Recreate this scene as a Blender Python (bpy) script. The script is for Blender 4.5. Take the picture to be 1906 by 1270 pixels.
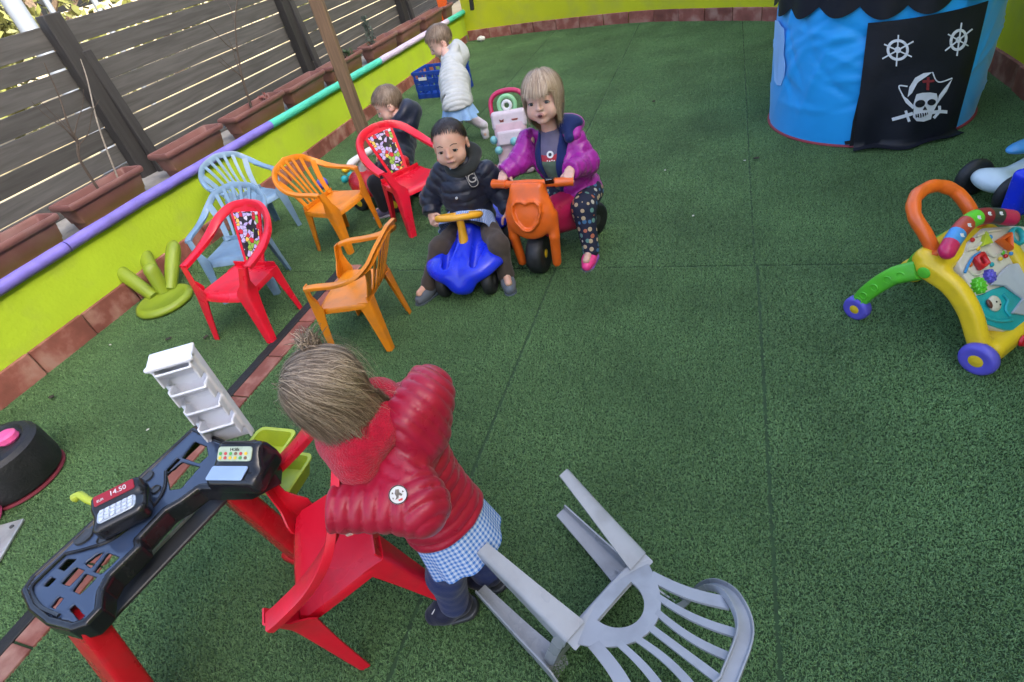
import bpy, math, random
import numpy as np
from mathutils import Matrix, Vector

for _o in list(bpy.data.objects):
    bpy.data.objects.remove(_o)
scene = bpy.context.scene
COL = scene.collection
random.seed(7)
RNG = np.random.RandomState(11)
R_ = math.radians

# ------------------------------------------------------------------ camera
CAM_H = 1.5
F_PX, PX0, PY0 = 1046.4, 953.0, 635.0          # focal length in pixels of the 1906 px wide photograph
_roll, _pitch, _yaw = R_(-14.474), R_(37.838), R_(-25.607)
_fw = np.array([math.sin(_yaw) * math.cos(_pitch), math.cos(_yaw) * math.cos(_pitch), -math.sin(_pitch)])
_rt = np.array([math.cos(_yaw), -math.sin(_yaw), 0.0])
_up = np.cross(_rt, _fw)
_r = math.cos(_roll) * _rt + math.sin(_roll) * _up
_u = -math.sin(_roll) * _rt + math.cos(_roll) * _up
cam_data = bpy.data.cameras.new("camera")
cam = bpy.data.objects.new("camera", cam_data)
COL.objects.link(cam)
cam_data.sensor_width = 36.0
cam_data.lens = 36.0 * F_PX / 1906.0
cam_data.clip_start = 0.02
cam_data.clip_end = 500.0
cam.matrix_world = Matrix(((_r[0], _u[0], -_fw[0], 0), (_r[1], _u[1], -_fw[1], 0), (_r[2], _u[2], -_fw[2], CAM_H), (0, 0, 0, 1)))
scene.camera = cam

# ------------------------------------------------------------------ sky, sun, exposure
SUN_EL, SUN_AZ = R_(33), R_(-20)               # sun stands beyond the added tall building on the +X side
_sd = Vector((math.cos(SUN_EL) * math.cos(SUN_AZ), math.cos(SUN_EL) * math.sin(SUN_AZ), math.sin(SUN_EL)))
world = bpy.data.worlds.new("World")
scene.world = world
world.use_nodes = True
wn = world.node_tree
wn.nodes.clear()
_sky = wn.nodes.new("ShaderNodeTexSky")
_sky.sky_type = 'NISHITA'
_sky.sun_disc = False
_sky.sun_elevation = SUN_EL
_sky.sun_rotation = math.atan2(_sd.x, _sd.y)
_sky.air_density = 0.7
_sky.dust_density = 6.0
_sky.ozone_density = 0.4
_bg = wn.nodes.new("ShaderNodeBackground")
_bg.inputs[1].default_value = 0.15
_wo = wn.nodes.new("ShaderNodeOutputWorld")
wn.links.new(_sky.outputs[0], _bg.inputs[0])
wn.links.new(_bg.outputs[0], _wo.inputs[0])
sun_data = bpy.data.lights.new("sun", 'SUN')
sun_data.energy = 3.5
sun_data.angle = R_(0.6)
sun_data.color = (1.0, 0.93, 0.82)
sun = bpy.data.objects.new("sun", sun_data)
COL.objects.link(sun)
sun.rotation_euler = _sd.to_track_quat('Z', 'Y').to_euler()
sun.location = (8, -4, 9)
vs = scene.view_settings
vs.view_transform = 'Standard'
vs.look = 'None'
vs.gamma = 1.0
vs.exposure = 2.6
vs.use_curve_mapping = False
scene.cycles.use_denoising = True
scene.cycles.max_bounces = 6
scene.cycles.diffuse_bounces = 4
scene.cycles.glossy_bounces = 3
scene.cycles.transmission_bounces = 4
scene.cycles.transparent_max_bounces = 8
scene.cycles.sample_clamp_indirect = 6.0

# ------------------------------------------------------------------ pixel directions -> points on planes
def ray(px, py):
    return _fw + ((px - PX0) / F_PX) * _r - ((py - PY0) / F_PX) * _u
def az(px, py, z=0.0):
    d = ray(px, py); t = (z - CAM_H) / d[2]
    return np.array([0, 0, CAM_H]) + t * d
def onx(px, py, X):
    d = ray(px, py)
    return np.array([0, 0, CAM_H]) + d * (X / d[0])
def onplane(px, py, p0, n):
    d = ray(px, py); o = np.array([0, 0, CAM_H]); n = np.array(n, float)
    return o + d * (((np.array(p0) - o) @ n) / (d @ n))
def proj_x(X):
    v = np.asarray(X, float) - np.array([0, 0, CAM_H]); return PX0 + F_PX * (v @ _r) / (v @ _fw)
def A(*v): return np.array(v, float)
def nrm(v):
    v = np.asarray(v, float)
    return v / (np.linalg.norm(v) + 1e-12)

# ------------------------------------------------------------------ materials
MATS = {}
def _hsv_var(nt, col, var, scale, coord, detail=4.0):
    n = nt.nodes.new("ShaderNodeTexNoise"); n.inputs["Scale"].default_value = scale; n.inputs["Detail"].default_value = detail
    nt.links.new(coord, n.inputs["Vector"])
    r = nt.nodes.new("ShaderNodeMapRange"); r.inputs[1].default_value = .3; r.inputs[2].default_value = .7
    r.inputs[3].default_value = 1 - var; r.inputs[4].default_value = 1 + var
    nt.links.new(n.outputs["Fac"], r.inputs[0])
    m = nt.nodes.new("ShaderNodeVectorMath"); m.operation = 'SCALE'
    m.inputs[0].default_value = col[:3]
    nt.links.new(r.outputs[0], m.inputs["Scale"])
    return m, n
def mat(name, col, rough=.5, var=.08, vscale=12, bump=0., bscale=60, spec=.5, metal=0., coat=0., sub=0., sheen=0., trans=0., dirt=None, dscale=4, damt=.5, objvar=0.):
    if name in MATS: return MATS[name]
    m = bpy.data.materials.new(name); m.use_nodes = True
    nt = m.node_tree; b = nt.nodes["Principled BSDF"]
    co = nt.nodes.new("ShaderNodeTexCoord").outputs["Object"]
    oi = nt.nodes.new("ShaderNodeObjectInfo"); mu = nt.nodes.new("ShaderNodeMath"); mu.operation = 'MULTIPLY'; mu.inputs[1].default_value = 41.0
    nt.links.new(oi.outputs["Random"], mu.inputs[0]); ad = nt.nodes.new("ShaderNodeVectorMath"); ad.operation = 'ADD'
    nt.links.new(co, ad.inputs[0]); nt.links.new(mu.outputs[0], ad.inputs[1]); co = ad.outputs[0]
    c = tuple(col[:3])
    vm, n0 = _hsv_var(nt, c, var, vscale, co)
    out = vm.outputs[0]
    if objvar:
        mo = nt.nodes.new("ShaderNodeMapRange"); mo.inputs[3].default_value = 1 - objvar; mo.inputs[4].default_value = 1 + objvar
        nt.links.new(oi.outputs["Random"], mo.inputs[0]); so = nt.nodes.new("ShaderNodeVectorMath"); so.operation = 'SCALE'
        nt.links.new(out, so.inputs[0]); nt.links.new(mo.outputs[0], so.inputs["Scale"]); out = so.outputs[0]
    if dirt is not None:
        n = nt.nodes.new("ShaderNodeTexNoise"); n.inputs["Scale"].default_value = dscale; n.inputs["Detail"].default_value = 8
        nt.links.new(co, n.inputs["Vector"])
        rr = nt.nodes.new("ShaderNodeMapRange"); rr.inputs[1].default_value = .48; rr.inputs[2].default_value = .72
        rr.inputs[3].default_value = 0; rr.inputs[4].default_value = damt
        nt.links.new(n.outputs["Fac"], rr.inputs[0])
        mx = nt.nodes.new("ShaderNodeMix"); mx.data_type = 'RGBA'
        nt.links.new(rr.outputs[0], mx.inputs["Factor"])
        nt.links.new(out, mx.inputs["A"]); mx.inputs["B"].default_value = (*dirt, 1)
        out = mx.outputs["Result"]
    nt.links.new(out, b.inputs["Base Color"])
    b.inputs["Roughness"].default_value = rough
    rr = nt.nodes.new("ShaderNodeMapRange"); rr.inputs[1].default_value = .3; rr.inputs[2].default_value = .7
    rr.inputs[3].default_value = max(.02, rough - .07); rr.inputs[4].default_value = min(1, rough + .1)
    nt.links.new(n0.outputs["Fac"], rr.inputs[0]); nt.links.new(rr.outputs[0], b.inputs["Roughness"])
    b.inputs["Specular IOR Level"].default_value = spec
    b.inputs["Metallic"].default_value = metal
    b.inputs["Coat Weight"].default_value = coat
    if sub: 
        b.inputs["Subsurface Weight"].default_value = sub
        b.inputs["Subsurface Radius"].default_value = (.012, .005, .003)
        b.inputs["Subsurface Scale"].default_value = .6
    if sheen:
        b.inputs["Sheen Weight"].default_value = sheen
    if trans:
        b.inputs["Transmission Weight"].default_value = trans
    if bump:
        n = nt.nodes.new("ShaderNodeTexNoise"); n.inputs["Scale"].default_value = bscale; n.inputs["Detail"].default_value = 6
        nt.links.new(co, n.inputs["Vector"])
        bp = nt.nodes.new("ShaderNodeBump"); bp.inputs["Strength"].default_value = bump; bp.inputs["Distance"].default_value = .01
        nt.links.new(n.outputs["Fac"], bp.inputs["Height"]); nt.links.new(bp.outputs[0], b.inputs["Normal"])
    MATS[name] = m
    return m
def srgb(r, g, b):
    f = lambda c: (c / 255 / 12.92) if c / 255 <= .04045 else ((c / 255 + .055) / 1.055) ** 2.4
    return (f(r), f(g), f(b))
def bsdf(m): return m.node_tree.nodes["Principled BSDF"]

# ------------------------------------------------------------------ mesh builder
class MB:
    def __init__(s): s.v = []; s.f = []; s.mi = []; s.n = 0
    def add(s, V, F, mi=0, M=None):
        V = np.asarray(V, float).reshape(-1, 3)
        if M is not None:
            M = np.asarray(M); V = V @ M[:3, :3].T + M[:3, 3]
        s.v.append(V)
        for q in F:
            s.f.append(tuple(int(i) + s.n for i in q)); s.mi.append(mi)
        s.n += len(V)
        return s
    def mesh(s, name):
        me = bpy.data.meshes.new(name)
        me.from_pydata(np.concatenate(s.v).tolist(), [], s.f)
        return me
    def build(s, name, mats, parent=None, sharp=35, smooth=True, **kw):
        me = s.mesh(name)
        if not isinstance(mats, (list, tuple)): mats = [mats]
        for m in mats: me.materials.append(m)
        if len(mats) > 1: me.polygons.foreach_set("material_index", s.mi)
        if smooth:
            me.polygons.foreach_set("use_smooth", [True] * len(me.polygons))
            if sharp and sharp < 180: me.set_sharp_from_angle(angle=R_(sharp))
        me.update()
        return link(name, me, parent, **kw)
    # ---- shapes
    def box(s, c, size, rot=None, bev=.003, mi=0, M=None):
        h = np.array(size, float) / 2; b = min(bev, *(h * .45)); V = []; idx = {}
        for sx in (-1, 1):
            for sy in (-1, 1):
                for sz in (-1, 1):
                    sg = np.array([sx, sy, sz])
                    for k in range(3):
                        p = sg * (h - b); p[k] = sg[k] * h[k]
                        idx[(sx, sy, sz, k)] = len(V); V.append(p)
        F = []
        g = lambda sx, sy, sz, k: idx[(sx, sy, sz, k)]
        for k in range(3):
            a, b2 = (k + 1) % 3, (k + 2) % 3
            for sg in (-1, 1):
                q = []
                for (i, j) in ((-1, -1), (1, -1), (1, 1), (-1, 1)):
                    t = [0, 0, 0]; t[k] = sg; t[a] = i; t[b2] = j; q.append(g(*t, k))
                F.append(q if sg > 0 else q[::-1])
        for k in range(3):
            a, b2 = (k + 1) % 3, (k + 2) % 3
            for i in (-1, 1):
                for j in (-1, 1):
                    t0 = [0, 0, 0]; t0[k] = -1; t0[a] = i; t0[b2] = j
                    t1 = list(t0); t1[k] = 1
                    q = [g(*t0, a), g(*t1, a), g(*t1, b2), g(*t0, b2)]
                    F.append(q if i * j < 0 else q[::-1])
        for sx in (-1, 1):
            for sy in (-1, 1):
                for sz in (-1, 1):
                    q = [g(sx, sy, sz, 0), g(sx, sy, sz, 1), g(sx, sy, sz, 2)]
                    F.append(q if sx * sy * sz > 0 else q[::-1])
        V = np.array(V)
        if rot is not None: V = V @ np.asarray(rot).T
        return s.add(V + np.array(c, float), F, mi, M)
    def sweep(s, path, prof, up=(0, 0, 1), scale=None, caps=True, closed=False, mi=0, M=None, ups=None):
        P = np.asarray(path, float); n = len(P); prof = np.asarray(prof, float); m = len(prof)
        T = np.gradient(P, axis=0) if not closed else (np.roll(P, -1, 0) - np.roll(P, 1, 0))
        V = []
        u0 = nrm(up)
        for i in range(n):
            t = nrm(T[i]); uu = nrm(ups[i]) if ups is not None else u0
            sd = np.cross(t, uu)
            if np.linalg.norm(sd) < 1e-3: sd = np.cross(t, A(1, .1, 0))
            sd = nrm(sd); un = np.cross(sd, t)
            if ups is None: u0 = un if np.linalg.norm(np.cross(t, up)) < .2 else nrm(up)
            sc = 1.0 if scale is None else np.asarray(scale)[i]
            pr = prof * sc
            V.append(P[i] + pr[:, :1] * sd + pr[:, 1:2] * un)
        V = np.concatenate(V); F = []
        for i in range(n if closed else n - 1):
            i2 = (i + 1) % n
            for j in range(m):
                k = (j + 1) % m
                F.append((i * m + j, i * m + k, i2 * m + k, i2 * m + j))
        if caps and not closed:
            F.append(tuple(range(m))[::-1]); F.append(tuple((n - 1) * m + j for j in range(m)))
        return s.add(V, F, mi, M)
    def tube(s, path, r, seg=10, mi=0, M=None, caps=True, closed=False, up=(0, 0, 1), flat=1.0):
        a = np.arange(seg) * 2 * np.pi / seg
        prof = np.stack([np.cos(a), np.sin(a) * flat], 1)
        n = len(path); rr = np.full(n, r) if np.isscalar(r) else np.asarray(r, float)
        return s.sweep(path, prof, up, scale=rr, caps=caps, closed=closed, mi=mi, M=M)
    def slab(s, G, t, closed_u=False, mi=0, M=None, off=0.0):
        """closed sheet of thickness t from a grid of points G[nu,nv,3]"""
        G = np.asarray(G, float); nu, nv, _ = G.shape
        du = np.gradient(G, axis=0) if not closed_u else np.roll(G, -1, 0) - np.roll(G, 1, 0)
        dv = np.gradient(G, axis=1)
        N = np.cross(du, dv); N /= (np.linalg.norm(N, axis=2, keepdims=True) + 1e-12)
        a = (G + N * (t / 2 + off)).reshape(-1, 3); b = (G - N * (t / 2 - off)).reshape(-1, 3); K = nu * nv
        F = []
        for i in range(nu if closed_u else nu - 1):
            i2 = (i + 1) % nu
            for j in range(nv - 1):
                q = (i * nv + j, i2 * nv + j, i2 * nv + j + 1, i * nv + j + 1)
                F.append(q); F.append(tuple(K + x for x in q[::-1]))
            for j, sg in ((0, 1), (nv - 1, -1)):
                q = (i * nv + j, K + i * nv + j, K + i2 * nv + j, i2 * nv + j)
                F.append(q if sg > 0 else q[::-1])
        if not closed_u:
            for j in range(nv - 1):
                q = (j, j + 1, K + j + 1, K + j); F.append(q)
                o = (nu - 1) * nv
                F.append((o + j + 1, o + j, K + o + j, K + o + j + 1))
        return s.add(np.concatenate([a, b]), F, mi, M)
    def lathe(s, prof, seg=24, mi=0, M=None, axis='z'):
        prof = np.asarray(prof, float); m = len(prof)
        a = np.arange(seg) * 2 * np.pi / seg
        V = np.zeros((seg, m, 3))
        V[:, :, 0] = np.cos(a)[:, None] * prof[:, 0]; V[:, :, 1] = np.sin(a)[:, None] * prof[:, 0]; V[:, :, 2] = prof[:, 1]
        if axis == 'x': V = V[:, :, [2, 0, 1]]
        if axis == 'y': V = V[:, :, [1, 2, 0]]
        F = []
        for i in range(seg):
            i2 = (i + 1) % seg
            for j in range(m - 1):
                F.append((i * m + j, i2 * m + j, i2 * m + j + 1, i * m + j + 1))
        if prof[0, 0] > 1e-6: F.append(tuple(i * m for i in range(seg))[::-1])
        if prof[-1, 0] > 1e-6: F.append(tuple(i * m + m - 1 for i in range(seg)))
        return s.add(V.reshape(-1, 3), F, mi, M)
    def prism(s, poly, h0, h1, bev=0.0, mi=0, M=None):
        """polygon (x,y) extruded along z, chamfered by moving the rim towards the centroid"""
        P = np.asarray(poly, float); n = len(P)
        ar = .5 * np.sum(P[:, 0] * np.roll(P[:, 1], -1) - np.roll(P[:, 0], -1) * P[:, 1])
        if ar < 0: P = P[::-1]
        e = np.roll(P, -1, 0) - P; e /= (np.linalg.norm(e, axis=1, keepdims=True) + 1e-12)
        nn = np.stack([e[:, 1], -e[:, 0]], 1); nv = nn + np.roll(nn, 1, 0)
        nv /= (np.linalg.norm(nv, axis=1, keepdims=True) + 1e-9)
        Q = P - nv * bev
        rings = [(P, h0)] + ([(P, h1 - bev), (Q, h1)] if bev else [(P, h1)])
        V = np.concatenate([np.c_[r, np.full(n, z)] for r, z in rings]); F = []
        for k in range(len(rings) - 1):
            for i in range(n):
                j = (i + 1) % n
                F.append((k * n + i, k * n + j, (k + 1) * n + j, (k + 1) * n + i))
        F.append(tuple(range(n))[::-1]); F.append(tuple((len(rings) - 1) * n + i for i in range(n)))
        return s.add(V, F, mi, M)

def link(name, data, parent=None, label=None, cat=None, group=None, kind=None):
    o = bpy.data.objects.new(name, data)
    COL.objects.link(o)
    if parent is not None: o.parent = parent
    if label: o["label"] = label
    if cat: o["category"] = cat
    if group: o["group"] = group
    if kind: o["kind"] = kind
    return o
def thing(name, label, cat, loc=(0, 0, 0), rotz=0, group=None):
    o = link(name, None, None, label, cat, group)
    o.empty_display_size = .1
    o.location = loc; o.rotation_euler = (0, 0, rotz)
    return o
def copy_tree(o, parent=None):
    c = o.copy(); COL.objects.link(c); c.parent = parent
    for ch in list(o.children): copy_tree(ch, c)
    return c
def catmull(pts, n=8, closed=False):
    P = [np.array(p, float) for p in pts]; out = []
    N = len(P)
    for i in range(N if closed else N - 1):
        if closed: p0, p1, p2, p3 = P[i - 1], P[i], P[(i + 1) % N], P[(i + 2) % N]
        else:
            p1, p2 = P[i], P[i + 1]
            p0 = P[i - 1] if i else 2 * p1 - p2
            p3 = P[i + 2] if i + 2 < N else 2 * p2 - p1
        for k in range(n):
            t = k / n
            out.append(.5 * ((2 * p1) + (-p0 + p2) * t + (2 * p0 - 5 * p1 + 4 * p2 - p3) * t * t + (-p0 + 3 * p1 - 3 * p2 + p3) * t ** 3))
    if not closed: out.append(P[-1])
    return np.array(out)
def TR(loc=(0, 0, 0), rot=None):
    M = np.eye(4); M[:3, 3] = loc
    if rot is not None: M[:3, :3] = rot
    return M
def rx(a): c, s = math.cos(a), math.sin(a); return np.array([[1, 0, 0], [0, c, -s], [0, s, c]])
def ry(a): c, s = math.cos(a), math.sin(a); return np.array([[c, 0, s], [0, 1, 0], [-s, 0, c]])
def rz(a): c, s = math.cos(a), math.sin(a); return np.array([[c, -s, 0], [s, c, 0], [0, 0, 1]])
def frame(fwd, up):
    """columns: right, forward, up"""
    f = nrm(fwd); r = nrm(np.cross(f, up)); u = np.cross(r, f)
    return np.stack([r, f, u], 1)
def rrect(w, h, r, n=4):
    out = []
    for cx, cy, a0 in ((w / 2 - r, h / 2 - r, 0), (-w / 2 + r, h / 2 - r, 90), (-w / 2 + r, -h / 2 + r, 180), (w / 2 - r, -h / 2 + r, 270)):
        for k in range(n + 1):
            a = R_(a0 + 90 * k / n); out.append((cx + r * math.cos(a), cy + r * math.sin(a)))
    return np.array(out)
def circ(r, n=20, c=(0, 0)):
    a = np.arange(n) * 2 * np.pi / n
    return np.stack([c[0] + r * np.cos(a), c[1] + r * np.sin(a)], 1)

# ------------------------------------------------------------------ signed distance modelling
def smin(a, b, k):
    h = np.clip(.5 + .5 * (b - a) / k, 0, 1)
    return b * (1 - h) + a * h - k * h * (1 - h)
def smax(a, b, k): return -smin(-a, -b, k)
def s_cap(P, a, b, ra, rb=None):
    rb = ra if rb is None else rb
    a = np.asarray(a, float); d = np.asarray(b, float) - a
    t = np.clip(((P - a) @ d) / (d @ d + 1e-12), 0, 1)
    return np.linalg.norm(P - a - t[:, None] * d, axis=1) - (ra + (rb - ra) * t)
def s_ell(P, c, r, R=None):
    q = P - np.asarray(c, float)
    if R is not None: q = q @ np.asarray(R)
    r = np.asarray(r, float)
    k0 = np.linalg.norm(q / r, axis=1); k1 = np.linalg.norm(q / (r * r), axis=1) + 1e-9
    return k0 * (k0 - 1) / k1
def s_box(P, c, h, r=.01, R=None):
    q = P - np.asarray(c, float)
    if R is not None: q = q @ np.asarray(R)
    q = np.abs(q) - (np.asarray(h, float) - r)
    return np.linalg.norm(np.maximum(q, 0), axis=1) + np.minimum(q.max(1), 0) - r
def s_torus(P, c, n, R, r):
    q = P - np.asarray(c, float); n = nrm(n); z = q @ n
    rad = np.linalg.norm(q - z[:, None] * n, axis=1)
    return np.hypot(rad - R, z) - r
def s_plane(P, p, n): return (P - np.asarray(p, float)) @ nrm(n)
def surfnet(f, lo, hi, h, relax=1):
    lo = np.asarray(lo, float); hi = np.asarray(hi, float)
    n = np.ceil((hi - lo) / h).astype(int) + 1
    ax = [lo[i] + h * np.arange(n[i]) for i in range(3)]
    G = np.stack(np.meshgrid(*ax, indexing='ij'), -1).reshape(-1, 3)
    D = np.concatenate([f(G[i:i + 200000]) for i in range(0, len(G), 200000)]).reshape(n)
    S = D < 0
    c = np.zeros(n - 1, int)
    for i in (0, 1):
        for j in (0, 1):
            for k in (0, 1):
                c += S[i:n[0] - 1 + i, j:n[1] - 1 + j, k:n[2] - 1 + k]
    act = (c > 0) & (c < 8)
    ids = -np.ones(n - 1, int); I = np.argwhere(act); ids[act] = np.arange(len(I))
    acc = np.zeros((len(I), 3)); cnt = np.zeros(len(I))
    offs = [(i, j, k) for i in (0, 1) for j in (0, 1) for k in (0, 1)]
    for a in offs:
        for d in range(3):
            if a[d]: continue
            b = list(a); b[d] = 1
            da = D[I[:, 0] + a[0], I[:, 1] + a[1], I[:, 2] + a[2]]
            db = D[I[:, 0] + b[0], I[:, 1] + b[1], I[:, 2] + b[2]]
            m = (da < 0) != (db < 0)
            t = np.where(m, da / np.where(m, da - db, 1), 0)
            p = np.array(a, float)[None] + t[:, None] * (np.array(b) - np.array(a))
            acc[m] += p[m]; cnt[m] += 1
    V = lo + h * (I + acc / cnt[:, None])
    F = []
    for d in range(3):
        a, b = (d + 1) % 3, (d + 2) % 3
        sl = [slice(1, n[k] - 1) for k in range(3)]; sl[d] = slice(0, n[d] - 1)
        s0 = S[tuple(sl)]
        sl2 = list(sl); sl2[d] = slice(1, n[d]); s1 = S[tuple(sl2)]
        E = np.argwhere(s0 != s1)
        if not len(E): continue
        base = E.copy(); base[:, a] += 1; base[:, b] += 1
        q = []
        for (i, j) in ((0, 0), (-1, 0), (-1, -1), (0, -1)):
            t = base.copy(); t[:, a] += i; t[:, b] += j
            q.append(ids[t[:, 0], t[:, 1], t[:, 2]])
        q = np.stack(q, 1); fl = s0[E[:, 0], E[:, 1], E[:, 2]]
        q[~fl] = q[~fl][:, ::-1]
        F.append(q[(q >= 0).all(1)])
    F = np.concatenate(F)
    for _ in range(relax):                      # pull the vertices onto the surface
        e = h * .3
        d0 = f(V)
        g = np.stack([f(V + np.eye(3)[k] * e) - f(V - np.eye(3)[k] * e) for k in range(3)], 1) / (2 * e)
        g2 = (g * g).sum(1) + 1e-6
        st = -(d0 / g2)[:, None] * g
        ln = np.linalg.norm(st, axis=1, keepdims=True); st *= np.minimum(1, h * .6 / (ln + 1e-12))
        V = V + st
    return V, F
def vnormals(V, F):
    fn = np.cross(V[F[:, 2]] - V[F[:, 0]], V[F[:, 3]] - V[F[:, 1]])
    N = np.zeros_like(V)
    for k in range(4): np.add.at(N, F[:, k], fn)
    return N / (np.linalg.norm(N, axis=1, keepdims=True) + 1e-12)
def sdf_obj(name, f, lo, hi, h, mats, parent=None, zone=None, disp=None, relax=1, M=None, **kw):
    V, F = surfnet(f, lo, hi, h, relax)
    fc = V[F].mean(1)
    if disp is not None:
        V = V + vnormals(V, F) * disp(V)[:, None]
    mb = MB()
    if M is not None:
        M = np.asarray(M); V = V @ M[:3, :3].T + M[:3, 3]
    me = bpy.data.meshes.new(name)
    me.from_pydata(V.tolist(), [], F.tolist())
    mats = mats if isinstance(mats, (list, tuple)) else [mats]
    for m in mats: me.materials.append(m)
    if zone is not None: me.polygons.foreach_set("material_index", zone(fc).astype(np.int32))
    me.polygons.foreach_set("use_smooth", [True] * len(me.polygons))
    me.update()
    return link(name, me, parent, **kw)
_pw = RNG.randn(3, 24, 3)
def wob(V, scale, seed=0):
    """cheap smooth noise: sum of sines"""
    r = np.random.RandomState(seed); o = np.zeros(len(V))
    for k in range(9):
        w = r.randn(3) * scale; o += np.sin(V @ w + r.rand() * 6.28)
    return o / 5.
# ================================================================== SETTING
def wood(name, col, axis=1, scale=1.0, rough=.75):
    m = bpy.data.materials.new(name); m.use_nodes = True
    nt = m.node_tree; b = nt.nodes["Principled BSDF"]
    tc = nt.nodes.new("ShaderNodeTexCoord"); mp = nt.nodes.new("ShaderNodeMapping")
    sc = [38 * scale] * 3; sc[axis] = 2.6 * scale
    mp.inputs["Scale"].default_value = sc
    oi = nt.nodes.new("ShaderNodeObjectInfo")
    ad = nt.nodes.new("ShaderNodeVectorMath"); ad.operation = 'ADD'
    mu = nt.nodes.new("ShaderNodeMath"); mu.operation = 'MULTIPLY'; mu.inputs[1].default_value = 37.0
    nt.links.new(oi.outputs["Random"], mu.inputs[0])
    nt.links.new(tc.outputs["Object"], ad.inputs[0]); nt.links.new(mu.outputs[0], ad.inputs[1])
    nt.links.new(ad.outputs[0], mp.inputs["Vector"])
    n = nt.nodes.new("ShaderNodeTexNoise"); n.inputs["Scale"].default_value = 1.0; n.inputs["Detail"].default_value = 7; n.inputs["Distortion"].default_value = .6
    nt.links.new(mp.outputs[0], n.inputs["Vector"])
    cr = nt.nodes.new("ShaderNodeValToRGB")
    cr.color_ramp.elements[0].position = .28; cr.color_ramp.elements[0].color = (*[c * .62 for c in col], 1)
    cr.color_ramp.elements[1].position = .72; cr.color_ramp.elements[1].color = (*[min(1, c * 1.22) for c in col], 1)
    nt.links.new(n.outputs["Fac"], cr.inputs[0])
    # per board tone
    mr = nt.nodes.new("ShaderNodeMapRange"); mr.inputs[3].default_value = .75; mr.inputs[4].default_value = 1.25
    nt.links.new(oi.outputs["Random"], mr.inputs[0])
    ms = nt.nodes.new("ShaderNodeVectorMath"); ms.operation = 'SCALE'
    nt.links.new(cr.outputs[0], ms.inputs[0]); nt.links.new(mr.outputs[0], ms.inputs["Scale"])
    nt.links.new(ms.outputs[0], b.inputs["Base Color"])
    b.inputs["Roughness"].default_value = rough
    bp = nt.nodes.new("ShaderNodeBump"); bp.inputs["Strength"].default_value = .35; bp.inputs["Distance"].default_value = .004
    nt.links.new(n.outputs["Fac"], bp.inputs["Height"]); nt.links.new(bp.outputs[0], b.inputs["Normal"])
    return m
M_slat = wood("weathered_wood", (.058, .059, .060), 1)
M_fpost = wood("fence_post_wood", (.020, .020, .021), 2)
M_post = wood("post_wood", (.125, .078, .045), 2)
M_lime = mat("lime_plaster", (.37, .52, .028), .85, .06, 3, bump=.35, bscale=45, spec=.2, dirt=(.25, .27, .09), dscale=5.5, damt=.26)
M_lime2 = mat("yellow_green_plaster", (.46, .50, .02), .85, .06, 2, bump=.35, bscale=45, spec=.2, dirt=(.28, .28, .10), dscale=4.5, damt=.3)
M_tile = mat("terracotta_tile", (.235, .083, .062), .75, .28, 9, bump=.3, bscale=50, spec=.3, dirt=(.36, .24, .19), dscale=9, damt=.65, objvar=.28)
M_grout = mat("grout", (.20, .16, .13), .9, .15, 30, bump=.3)
M_ledge = mat("ledge_concrete", (.22, .22, .21), .9, .2, 10, bump=.4, bscale=40)
M_purple = mat("purple_paint", (.17, .14, .52), .55, .12, 14, bump=.15, bscale=50, dirt=(.08, .07, .2), dscale=8, damt=.5)
M_teal = mat("mint_paint", (.06, .48, .34), .55, .1, 14, bump=.15, bscale=50)
M_lilac = mat("lilac_paint", (.48, .42, .58), .55, .1, 14, bump=.15, bscale=50)
M_pot = mat("planter_plastic", (.150, .066, .060), .5, .12, 8, bump=.05, spec=.4, dirt=(.21, .13, .12), dscale=5, damt=.45)
M_soil = mat("soil", (.035, .025, .02), .95, .4, 30, bump=1.0, bscale=60)
M_stem = mat("dry_stem", (.05, .038, .03), .8, .3, 60)
M_twig = mat("pale_stake", (.22, .20, .17), .8, .2, 60)
M_leafD = mat("dark_leaf", (.035, .07, .03), .6, .4, 20)
M_drain = mat("black_drain_rubber", (.012, .012, .013), .6, .3, 30, bump=.3)

# ---- ground outside and yard floor
mb = MB(); mb.add([(-200, -200, -.03), (200, -200, -.03), (200, 200, -.03), (-200, 200, -.03)], [(0, 1, 2, 3)])
mb.build("ground", mat("dry_ground", (.30, .25, .15), .95, .3, 1.5, bump=.4, bscale=8), kind="structure", smooth=False)
WALLC = catmull([(-3.40, 8.16, 0), (-2.66, 8.06, 0), (-1.96, 7.90, 0), (-.99, 7.60, 0), (-.29, 7.20, 0), (.40, 6.72, 0), (1.02, 6.08, 0), (1.45, 5.3, 0), (1.60, 4.5, 0), (1.62, 3.6, 0), (1.66, 2.0, 0), (1.70, 0.0, 0), (1.72, -2.5, 0)], 6)
M_tbase = mat("turf_backing", (.026, .060, .022), .95, .3, 40)
mb = MB(); outer = [(-3.6, -3, 0)] + [tuple(p[:2] + A(.06, .06)) + (0,) for p in WALLC[::-1]] + [(-3.6, 8.2, 0)]
mb.add(outer, [tuple(range(len(outer)))])
mb.build("yard_floor", M_tbase, kind="structure", smooth=False)

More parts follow.
